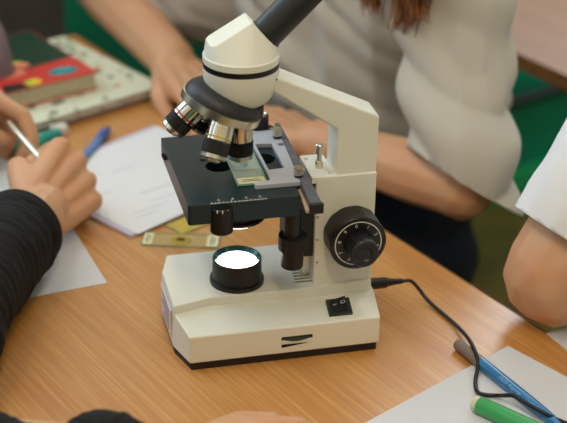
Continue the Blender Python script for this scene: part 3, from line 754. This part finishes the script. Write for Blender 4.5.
patch('badge_ring', mat('badge_light', (120, 196, 196), rough=0.4), [(24, 23), (40, 23), (40, 25.2), (24, 25.2)], 0.26)
LIME = mat('cover_lime', (170, 200, 60), rough=0.4); YEL = mat('cover_yellow', (230, 190, 60), rough=0.4); PNK = mat('cover_salmon', (226, 130, 104), rough=0.4)
patch('cover_picture', LIME, ell(84, 96, 10, 28), 0.22)
patch('cover_picture', LIME, ell(74, 74, 16, 8), 0.24)
patch('cover_picture', PNK, ell(64, 66, 9, 9), 0.3)
patch('cover_picture', PNK, ell(86, 50, 18, 14), 0.28)
patch('cover_picture', YEL, ell(74, 13, 7, 9), 0.26)
patch('cover_picture', LIME, ell(82, 11, 5, 9), 0.28)
# pencil pouch on the textbook at the left edge
pcx = c+a*112+q*70
POUCH = mat('mauve_fabric', (132, 118, 128), rough=0.9, var=0.15, vscale=60, bump=0.3, bscale=500)
pp = thing('pencil_pouch', 'grey mauve fabric pencil pouch standing on the textbook at the left edge', 'pencil case', (pcx.x, pcx.y, zt))
mbp = MB(); rows = []
for i in range(9):
    h = i/8; wdt = 1.0-0.15*h-0.25*h**4
    ring = []
    for k_ in range(24):
        w_ = 2*math.pi*k_/24; cc_, ss_ = math.cos(w_), math.sin(w_)
        u = 34*wdt*math.copysign(abs(cc_)**0.6, cc_); v = 30*(1-0.75*h**1.5)*math.copysign(abs(ss_)**0.6, ss_)
        p_ = pcx+a*u+q*v; ring.append((p_.x, p_.y, zt+0.3+68*h+2*math.sin(3*w_)*h))
    rows.append(ring)
vs_ = [p for r_ in rows for p in r_]
fs_ = [(i*24+k_, i*24+(k_+1) % 24, (i+1)*24+(k_+1) % 24, (i+1)*24+k_) for i in range(8) for k_ in range(24)]+[tuple(range(23, -1, -1)), tuple(range(192, 216))]
mbp.add(vs_, fs_).build('pouch', POUCH, pp, angle=70)
zp = [pcx+a*(-24+4*i) for i in range(13)]
MB().tube([(p_.x, p_.y, zt+70) for p_ in zp], 2.6, 8).build('zip', mat('pink_zip', (190, 96, 130), rough=0.5), pp)

# ================================================================= PEOPLE
def capsule_pts(p, r, sub=2):
    bm = bmesh.new(); bmesh.ops.create_icosphere(bm, subdivisions=sub, radius=r)
    out = [v.co+Vector(p) for v in bm.verts]; bm.free(); return out
def blob(caps, voxel, smooth=6, sub=2):
    """union of round cones (p0,r0,p1,r1), voxel-remeshed and smoothed into one skin; returns MB"""
    mb = MB()
    for p0, r0, p1, r1 in caps:
        mb.hull(capsule_pts(p0, r0, sub)+capsule_pts(p1, r1, sub))
    me = mb.mesh('tmp', (0, 0, 0))
    o = bpy.data.objects.new('tmp', me); col.objects.link(o)
    r = o.modifiers.new('r', 'REMESH'); r.mode = 'VOXEL'; r.voxel_size = voxel*S; r.use_smooth_shade = True
    if smooth:
        s = o.modifiers.new('s', 'SMOOTH'); s.factor = 0.5; s.iterations = smooth
    dg = bpy.context.evaluated_depsgraph_get(); ev = bpy.data.meshes.new_from_object(o.evaluated_get(dg))
    out = MB(); out.add([v.co/S for v in ev.vertices], [tuple(p.vertices) for p in ev.polygons])
    bpy.data.objects.remove(o); bpy.data.meshes.remove(me); bpy.data.meshes.remove(ev)
    return out
def normals(mb):
    me = mb.mesh('tmp', (0, 0, 0)); n = [v.normal.copy() for v in me.vertices]; bpy.data.meshes.remove(me); return n
def displace(mb, fn):
    for v, n in zip(mb.v, normals(mb)): v += n*fn(v)
    return mb
def cut(mb, planes):
    """open the ends of sleeves: slice off what lies beyond a plane near a point"""
    bm = bmesh.new(); vs = [bm.verts.new(v) for v in mb.v]
    for f in mb.f: bm.faces.new([vs[i] for i in f])
    for p, d, rad in planes:
        p = Vector(p); d = Vector(d).normalized()
        fs = [f for f in bm.faces if (f.calc_center_median()-p).length < rad]
        geom = list({v for f in fs for v in f.verts})+list({e for f in fs for e in f.edges})+fs
        bmesh.ops.bisect_plane(bm, geom=geom, plane_co=p, plane_no=d, clear_outer=True)
    # drop scraps that the slices cut loose
    seen = set(); isl = []
    for v0 in bm.verts:
        if v0 in seen: continue
        st_ = [v0]; seen.add(v0); grp = []
        while st_:
            v = st_.pop(); grp.append(v)
            for e in v.link_edges:
                o_ = e.other_vert(v)
                if o_ not in seen: seen.add(o_); st_.append(o_)
        isl.append(grp)
    big = max(len(g_) for g_ in isl)
    bmesh.ops.delete(bm, geom=[v for g_ in isl if len(g_) < big for v in g_], context='VERTS')
    bm.verts.index_update()
    mb.v = [v.co.copy() for v in bm.verts]; mb.f = [tuple(v.index for v in f.verts) for f in bm.faces]
    bm.free(); return mb
def cloth(mb, name, m, parent, th=1.6):
    o = mb.build(name, m, parent, angle=80)
    md = o.modifiers.new('cloth', 'SOLIDIFY'); md.thickness = th*S; md.offset = 1
    return o
def sleeve_tube(path, rads, seg=56, n=90, amp=3.0, freq=0.05, seed=0.0, cuff=None):
    """wrinkled open sleeve along a path"""
    P = catmull(path, max(2, n//(len(path)-1))); N = len(P); mb = MB(); prev = None; vs = []; fs = []
    for i, p in enumerate(P):
        t = (P[min(i+1, N-1)]-P[max(i-1, 0)]).normalized()
        a = t.orthogonal().normalized() if prev is None else (prev-t*prev.dot(t)).normalized()
        prev = a; b = t.cross(a); u = i/(N-1); s = u*(len(rads)-1); k = min(int(s), len(rads)-2); r = rads[k]+(rads[k+1]-rads[k])*(s-k)
        for j in range(seg):
            w = 2*math.pi*j/seg; dirv = a*math.cos(w)+b*math.sin(w)
            q = p+dirv*r
            sp = p.length if False else u*N*2.2
            f = noise.noise(Vector((sp*freq*2.2+seed, math.cos(w)*0.9+1.3*u, math.sin(w)*0.9)))
            f2 = noise.noise(Vector((sp*freq*5+seed+7, math.cos(w)*1.6, math.sin(w)*1.6)))
            k2 = 1.0
            if cuff and u > 1-cuff: k2 = 0.25
            rr = r+amp*k2*(abs(f)*2.2-0.6)+amp*0.35*k2*f2
            if cuff and 1-cuff-0.02 < u < 1-cuff+0.01: rr -= 0.9
            vs.append(p+dirv*rr)
    for i in range(N-1):
        for j in range(seg):
            j2 = (j+1) % seg; fs.append((i*seg+j, i*seg+j2, (i+1)*seg+j2, (i+1)*seg+j))
    return mb.add(vs, fs)

SKIN = mat('skin_tone', (202, 158, 122), rough=0.5, var=0.10, vscale=25, bump=0.12, bscale=450, sss=0.12, rgb2=(204, 150, 114))
NAIL = mat('nail', (224, 170, 150), rough=0.25)
def hand(wrist, fwd, back, thumb_side, size=1.0, curl=(0.3, 0.3, 0.3, 0.3), thumb=(0.5, 0.3), splay=0.06, mcp=None, wr=1.0):
    """capsules of a hand: palm, four unequal jointed fingers, a thumb from the side of the palm.
    curl = total bend factor of each finger (index..little), 0 straight, 1 fist"""
    f = Vector(fwd).normalized(); n = Vector(back); n = (n-f*n.dot(f)).normalized(); s = Vector(thumb_side); s = (s-f*s.dot(f)-n*s.dot(n)).normalized()
    k = size; w = Vector(wrist); caps = []; tips = []
    offs = (30, 10.5, -9, -26); lens = ((40, 25, 19), (44, 28, 20), (41, 26, 20), (32, 19, 17)); rad = (9.0, 9.4, 8.8, 7.6)
    reach = (84, 87, 82, 75)
    kn = []
    for i in range(4):
        base_ = w + s*(offs[i]*0.62*k) + f*(14*k)
        m_ = w + s*(offs[i]*k) + f*(reach[i]*k) - n*((2.0 if i in (0, 3) else 0.0)*k)
        kn.append(m_)
        caps.append((base_ - n*3*k, 13.5*k, m_ - n*2.5*k, 10.6*k))
        caps.append((base_ - n*10*k, 12.0*k, m_ - n*9*k - f*8*k, 9.0*k))
        c = curl[i]; ang = 0.0; p = m_; d = f
        bends = (1.25*c, 1.55*c, 0.95*c)
        r = rad[i]*k
        for j in range(3):
            ang += bends[j]
            side = s*(splay*(1.5-i)*(1-c))
            d = (f*math.cos(ang) - n*math.sin(ang) + side).normalized()
            e = p + d*(lens[i][j]*k)
            caps.append((p, r*(1.08 if j == 0 else 1.0), e, r*(0.97 if j < 2 else 0.86)))
            p = e; r *= 0.95
        tips.append((p, d, (n*math.cos(ang)+f*math.sin(ang)).normalized(), r))
    for i in range(3): caps.append((kn[i]-n*3*k-f*4*k, 9.5*k, kn[i+1]-n*3*k-f*4*k, 9.2*k))
    # thumb
    t0 = w + s*(20*k) + f*(18*k) - n*(8*k)
    out, inn = thumb
    d1 = (f*0.75 + s*out - n*0.45).normalized(); p1 = t0 + d1*(40*k)
    d2 = (f*0.9 + s*(out*0.3-inn*0.6) - n*(0.35+inn*0.3)).normalized(); p2 = p1 + d2*(30*k)
    d3 = (f*0.95 + s*(-inn) - n*(0.3+inn*0.2)).normalized(); p3 = p2 + d3*(22*k)
    caps += [(t0, 14.5*k, p1, 11.5*k), (p1, 11.0*k, p2, 10.0*k), (p2, 9.8*k, p3, 8.2*k)]
    tips.append((p3, d3, (n*0.6+s*0.5).normalized(), 8.2*k))
    caps.append((w - f*10*k, 21*k*wr, w + f*18*k - n*3*k, 20*k*wr)); caps.append((w + s*8*k, 19*k*wr, w - s*8*k, 19*k*wr))
    return caps, tips
def nails(tips, idx, parent):
    for i in idx:
        p, d, n, r = tips[i]
        s = d.cross(n).normalized(); mb = MB(); vs = []
        for u in range(5):
            for v in range(5):
                a = (v/4-0.5)*1.6; l = (u/4)*10-3
                vs.append(p + d*l + (n*math.cos(a)+s*math.sin(a))*(r*0.99*(1-0.035*u)+0.25))
        mb.add(vs, [(u*5+v, u*5+v+1, u*5+v+6, u*5+v+5) for u in range(4) for v in range(4)]).build('fingernail', NAIL, parent, angle=80)

def head_caps(c, face, k=1.0):
    """skull, jaw, nose, ears, neck stump; face = facing direction"""
    f = Vector(face).normalized(); s = f.cross(Vector((0, 0, 1))).normalized(); u = s.cross(f); c = Vector(c)
    cp = [(c+f*-12+u*18, 80, c+f*22+u*12, 72), (c+f*25-u*20, 62, c+f*42-u*78, 40), (c+f*60-u*84, 24, c+f*40-u*80, 34),
          (c+f*86+u*6, 10, c+f*102-u*22, 12), (c+f*88-u*22, 12, c+f*88-u*24, 12),
          (c+f*84+u*16+s*26, 10, c+f*84+u*16-s*26, 10), (c+f*84-u*52+s*18, 9, c+f*84-u*52-s*18, 9)]
    for e in (-1, 1): cp.append((c+s*(e*80)+u*4-f*4, 11, c+s*(e*78)-u*34, 7))
    return cp, f, s, u
HAIRB = mat('brown_hair', (150, 94, 48), rough=0.4, var=0.4, vscale=30)
HAIRD = mat('dark_hair', (38, 28, 22), rough=0.45, var=0.3, vscale=30)
EYEM = mat('eye_dark', (40, 30, 26), rough=0.2)

def rest(mb):
    """soft flesh and cloth flatten where they lie on the desk top"""
    for v in mb.v:
        q = Vector((v.x, v.y))-E0
        if -45 < v.z < 0.8 and -640 < q.dot(DN) < 0 and -560 < q.dot(DTV) < 640: v.z = 0.8
A_CUT = 172.0     # the untucked hem of a T-shirt above the hip joint
def seated(name, label, centre, facing, zs, shirt, arms, short, hair, trousers, wrinkle, sleeve_r, long_hair=None, voxel=4.0, lean=60.0, hand_voxel=2.0):
    """a seated person. centre = (x,y) of the hips, facing = horizontal direction, zs = shoulder height over the desk.
    arms: side(+1 = the person's left) -> dict(elbow, wrist, hand capsules)"""
    f = Vector((facing[0], facing[1], 0)).normalized(); l = Vector((-f.y, f.x, 0)); z = Vector((0, 0, 1)); c = Vector((centre[0], centre[1], 0))
    P = thing(name, label, 'person', (c.x, c.y, -TABLE))
    hip = c+z*-215
    chest = c+f*lean*0.75+z*(zs-110); neck = c+f*lean+z*(zs+30)
    hd = c+f*(lean+55)+z*(zs+190)
    body = []; coarse = [(neck-z*20, 50, hd-z*60-f*25, 52)]
    hc_, hf, hs, hu = head_caps(hd, (f-z*0.35).normalized()); coarse += hc_
    coarse += [(chest, 84, neck-z*30, 60), (hip+z*40, 84, chest, 84)]
    tor = [(hip+l*72+z*20, 118, chest+l*70, 114), (hip-l*72+z*20, 118, chest-l*70, 114), (hip+z*20, 122, chest, 118), (chest+l*60+z*20, 100, neck-z*35+l*40, 66), (chest-l*60+z*20, 100, neck-z*35-l*40, 66)]
    fine = []; planes = []; extra = []; tipsets = []
    for sgn, A in arms.items():
        sh = c+f*(lean*0.85)+l*(152*sgn)+z*(zs-25)
        el, wr = Vector(A['elbow']), Vector(A['wrist'])
        ra = A.get('r', (46, 42, 40, 27))
        fine += [(sh+(el-sh)*0.5, ra[0], el, ra[1])] + [(el, ra[2], el+(wr-el)*0.35, ra[2]*1.03), (el+(wr-el)*0.35, ra[2]*1.03, wr, ra[3])] + A['hand'][0]
        coarse += [(sh, 56, sh+(el-sh)*0.55, 46)]
        tipsets.append((A['hand'][1], A.get('nails', ())))
        tor += [(neck-z*45+l*(70*sgn), 62, sh, 66)] + A.get('drape', [])
        if short:
            he = sh+(el-sh)*A.get('hem', 0.72)
            tor += [(sh, A.get('cap', 66), he+(el-sh).normalized()*60, sleeve_r)]; planes.append((A['hem_at'], A['hem_n'], sleeve_r*2.4) if 'hem_at' in A else (he, el-sh, sleeve_r*2.2))
        else:
            tor += [(sh, 66, sh+(el-sh)*0.9, sleeve_r+4)]; planes.append((sh+(el-sh)*0.86, el-sh, sleeve_r*1.6))
            cuffp = el+(wr-el)*A.get('cuff', 0.93)
            extra.append(sleeve_tube([sh+(el-sh)*0.5, sh+(el-sh)*0.75]+A['tpath'], A['trad'], seg=72, n=180, amp=A.get('amp', 2.4), freq=0.06, cuff=0.09, seed=3.3) if 'tpath' in A else sleeve_tube([sh+(el-sh)*0.6, sh+(el-sh)*0.8, el-(wr-el).normalized()*10, el+(wr-el)*0.5, cuffp], [sleeve_r, sleeve_r, sleeve_r+2, sleeve_r-4, sleeve_r-10], amp=A.get('amp', 3.0), cuff=0.10))
    b1 = blob(fine, hand_voxel, 4); b2_ = blob(coarse, 7, 3)
    b1.add(b2_.v, b2_.f)
    rest(b1)
    bo = b1.build('body', SKIN, P, angle=80)
    for tips, idx in tipsets: nails(tips, idx, bo)
    for e in (-1, 1): MB().ball(hd+hf*74+hs*(30*e)+hu*2, 13, 2).build('eye', EYEM, bo)
    t_ = blob(tor, voxel, 4); displace(t_, wrinkle); cut(t_, planes)
    for x in extra: t_.add(x.v, x.f)
    rest(t_)
    cut(t_, [(hip+z*A_CUT, -z, 900)]) if short else None
    cloth(t_, 'shirt', shirt, P)
    # legs
    leg = []
    for e in (-1, 1):
        kn_ = hip+l*(82*e)+f*400+z*-5; an = kn_+z*-430-f*60
        leg += [(hip+l*(66*e), 84, kn_, 60), (kn_, 60, an+z*40, 42)]
    leg += [(hip+l*60, 92, hip-l*60, 92), (hip+l*45+z*85, 96, hip-l*45+z*85, 96)]
    lg = blob(leg, 8, 4); displace(lg, lambda v: 3*noise.noise(v*0.02)); lg.build('trousers', trousers, P, angle=80)
    for e in (-1, 1):
        an = hip+l*(95*e)+f*340+z*-435
        sh_ = blob([(an-z*68-f*20, 30, an-z*70+f*120, 26), (an-z*40, 40, an-z*66+f*30, 34)], 6, 3)
        for v in sh_.v: v.z = max(v.z, -TABLE+1)
        sh_.build('shoe', mat('dark_shoe', (40, 40, 44), rough=0.6), P, angle=80)
    # hair
    hm = blob([(hd-hf*22+hu*20, 92, hd-hf*10+hu*34, 84), (hd-hf*50-hu*20, 66, hd-hf*58-hu*60, 46)], 7, 3)
    if long_hair: 
        for path, r, n_, sd_ in long_hair:
            rnd = random.Random(sd_)
            for q in range(n_*3):
                ph = rnd.uniform(0, 6.28); am = rnd.uniform(3, 12); off = Vector((rnd.gauss(0, 1), rnd.gauss(0, 1), 0))*r; cut_ = rnd.uniform(0.86, 1.0); tw = rnd.uniform(0.8, 1.2)
                pp_ = catmull(path, 10); pp_ = pp_[:max(6, int(len(pp_)*cut_))]; m_ = len(pp_)
                pth = [p + off*(0.7+0.5*math.sin(3.0*i/m_+ph)) + l*(am*math.sin(9*tw*i/m_+ph)) + f*(am*0.6*math.cos(8*tw*i/m_+ph)) for i, p in enumerate(pp_)]
                rr_ = rnd.uniform(1.0, 2.3)
                hm.tube(pth, [rr_*(1.0-0.75*(i/(m_-1))**3) for i in range(m_)], 6)
    hm.build('hair', hair, P, angle=80)
    return P

def stool(label, c):
    T = thing('stool', label, 'stool', (c.x, c.y, -TABLE))
    sm = mat('stool_seat_wood', (170, 120, 70), rough=0.5, var=0.2, vscale=20); mm_ = GREYMET
    MB().obox((c.x, c.y, 0), DN, DTV, 160, 170, -345, -325).build('seat', sm, T, bevel=6, bseg=3)
    for a in (-1, 1):
        for b in (-1, 1):
            p = Vector((c.x, c.y))+DN*(130*a)+DTV*(140*b)
            MB().tube([(p.x, p.y, -TABLE), (p.x, p.y, -345)], 12, 10).build('leg', mm_, T)
    return T

# --- the child in the cream T-shirt behind the desk edge, forearms on the desk
TEE = mat('cream_tshirt', (184, 177, 165), rough=0.9, bump=0.12, bscale=900, sheen=0.1)
JEANS = mat('navy_trousers', (30, 34, 50), rough=0.9, bump=0.2, bscale=700)
fc = -DN
hc0 = DT(245, 292)
def tee_wrinkle(v):
    a = noise.noise(Vector((v.x*0.011+3, v.y*0.011, v.z*0.005)))
    b_ = noise.noise(Vector((v.x*0.006+v.z*0.016, v.y*0.012-v.z*0.012, 5.0)))
    c_ = noise.noise(v*0.03)
    return 13*(abs(b_)*1.6-0.4)+8*a+1.0*c_
hp1 = px(425, 150, 40); hp2 = px(503, 201, 12); hdv = hp2-hp1
ax_ = Vector((-0.2, -0.45, -0.87)); hnv = hdv.cross(ax_.cross(hdv)); hnv = hnv if hnv.dot(Vector((0, 0, -1))) > 0 else -hnv
ew = px(462, 187, 34); ww = px(318, 142, 32)
hl = hand(ww, (px(262, 108, 38)-ww), (0.2, 0, 1), (-DN.x, -DN.y, 0.2), 0.95, (0.25, 0.26, 0.28, 0.3), (0.5, 0.3))
er_ = px(88, -30, 46); wr_r = px(172, 60, 38)
hr = hand(wr_r, (px(205, 88, 34)-wr_r), (0.1, -0.1, 1), (-DN.x, -DN.y, 0.0), 0.98, (0.28, 0.3, 0.3, 0.3), (0.45, 0.35))
def hair_path(d0, t0, d1, t1, z1, sw):
    top = DT(d0, t0, 470); return [top, DT(d0-10, t0+(t1-t0)*0.55, 400), DT((d0+d1)/2, t1+sw, 320), DT(d1, t1-sw, 250), DT(d1, t1+sw*0.6, 205), DT(d1-4, t1-sw*0.2, z1)]
locks = [(hair_path(140, 170, 66, 100, 178, 14), 7, 26, 1), (hair_path(150, 165, 72, 62, 168, -10), 6, 24, 2), (hair_path(150, 160, 76, 40, 190, 8), 5, 14, 5),
         (hair_path(140, 300, 70, 352, 124, 10), 8, 24, 3), (hair_path(140, 300, 80, 325, 140, -8), 7, 18, 4)]
seated('person', 'person in a cream short-sleeved T-shirt with long brown hair leaning forearms on the desk', (hc0.x, hc0.y), (fc.x, fc.y), 330, TEE,
       {1: dict(elbow=ew, wrist=ww, hand=hl, r=(42, 35, 33, 25), hem=0.93, hem_at=(hp1+hp2)/2, hem_n=hnv, cap=60), -1: dict(elbow=er_, wrist=wr_r, hand=hr, r=(42, 40, 38, 28), hem=0.86, drape=[(DT(185, 430, 60), 70, DT(105, 480, 84), 55), (DT(105, 480, 84), 55, DT(92, 590, 84), 46), (DT(170, 440, 200), 80, DT(100, 560, 120), 50)])},
       True, HAIRB, JEANS, tee_wrinkle, 50, long_hair=locks, voxel=5.0, lean=70, hand_voxel=3.0)
stool('wooden-seated stool under the person in the cream T-shirt', hc0)

# --- the child in black at the left, opening a silver pen
BLK = mat('black_jersey', (13, 13, 15), rough=0.9, bump=0.2, bscale=1100)
fl = DN
wl = px(35, 217.3, 44.8)
hF = hand(wl, (0.59, 0.80, 0.09), (0.59, -0.51, 0.62), (-0.54, 0.31, 0.78), 1.07, (0.86, 0.92, 0.95, 0.96), (0.45, 0.7), wr=1.15)
el_l = px(-75, 355, 44)
wl2 = px(-84, 97, 72)
hG = hand(wl2, px(-10, 98, 68)-wl2, (0.25, 0.45, 0.85), (0.35, -0.9, -0.1), 0.95, (0.42, 0.55, 0.7, 0.75), (0.30, 0.3))
hb = DT(-820, 120)
tpR = [px(-75, 352, 47), px(-42, 304, 48), px(-14, 270, 46), px(10, 242, 45), px(21, 229, 45)]
def body_wrinkle(v): return 6*noise.noise(v*0.012)+3*noise.noise(v*0.03)
seated('person', 'person in a black long-sleeved top at the left edge holding a silver pen', (hb.x, hb.y), (fl.x, fl.y), 330, BLK,
       {-1: dict(elbow=el_l, wrist=wl, hand=hF, r=(42, 38, 36, 27), tpath=tpR, trad=[47, 47, 48, 45, 42, 40, 39]), 1: dict(elbow=DT(-560, 330, 40), wrist=wl2, hand=hG, r=(42, 38, 34, 24), nails=(0, 4), cuff=0.85)},
       False, HAIRD, JEANS, body_wrinkle, 44, voxel=8.0, lean=90, hand_voxel=2.0)
sa, sb = px(10, 124, 66), px(38, 156, 56); sd_ = (sb-sa).normalized()
pen('ballpoint_pen', 'silver metal pen held in the hands of the person in black', 'pen', sa-sd_*4, sb+sd_*45, [
    ('barrel', STEEL, [(0, 2.6), (1, 3.2), (50, 3.4), (80, 3.2)]), ('tip', CHROME, [(80, 3.1), (92, 1.2), (96, 0.5)])])

# --- the person at the right edge, elbow propped on the desk
TEE2 = mat('white_tshirt', (222, 222, 226), rough=0.9, bump=0.1, bscale=900)
el_r = Vector((341.0, 17.0, 45.0))
hr0 = DT(305, -395)
wr3 = Vector((500.0, -80.0, 150.0))
hH = hand(wr3, (0.0, -0.2, 1), (0.9, 0.3, 0), (-0.3, 0.9, 0), 0.95, (0.7, 0.75, 0.8, 0.8), (0.5, 0.3))
wl4 = DT(-120, -480, 34)
hI = hand(wl4, DT(-200, -420, 38)-wl4, (0, 0, 1), (0.2, 0.9, 0), 0.95, (0.2, 0.2, 0.22, 0.22), (0.5, 0.3))
seated('person', 'person in a white T-shirt propping a bare elbow on the right edge of the desk', (hr0.x, hr0.y), (-DN.x, -DN.y), 345, TEE2,
       {-1: dict(elbow=el_r, wrist=wr3, hand=hH, r=(50, 47, 43, 29), hem=0.90), 1: dict(elbow=DT(90, -600, 40), wrist=wl4, hand=hI, hem=0.5)},
       True, HAIRD, JEANS, body_wrinkle, 58, voxel=6.0, lean=110, hand_voxel=3.0)

# --- the person beside the camera: black sleeve and a knuckle at the bottom edge
hn0 = DT(-830, -520)
wn = px(166, 466, 32); en = px(-60, 468, 40)
hN = hand(wn, px(262, 432, 40)-wn, (0, 0, 1), (-0.3, -0.9, 0), 0.92, (0.3, 0.3, 0.3, 0.32), (0.4, 0.3))
tpN = [px(-60, 466, 43), px(0, 478, 42), px(60, 484, 40), px(104, 471, 40), px(136, 488, 38)]
wq = DT(-560, -620, 36)
hQ = hand(wq, DT(-470, -560, 38)-wq, (0, 0, 1), (-0.3, 0.9, 0), 0.92, (0.2, 0.2, 0.22, 0.22), (0.4, 0.3))
seated('person', 'person with a black sleeve whose arm barely shows at the bottom edge', (hn0.x, hn0.y), (DN.x, DN.y), 330, BLK,
       {1: dict(elbow=en, wrist=wn, hand=hN, r=(42, 36, 34, 25), tpath=tpN, trad=[47, 47, 46, 42, 33, 43, 31], amp=1.4), -1: dict(elbow=DT(-760, -700, 40), wrist=wq, hand=hQ, cuff=0.85)},
       False, HAIRB, JEANS, body_wrinkle, 44, voxel=9.0, lean=40, hand_voxel=3.0)
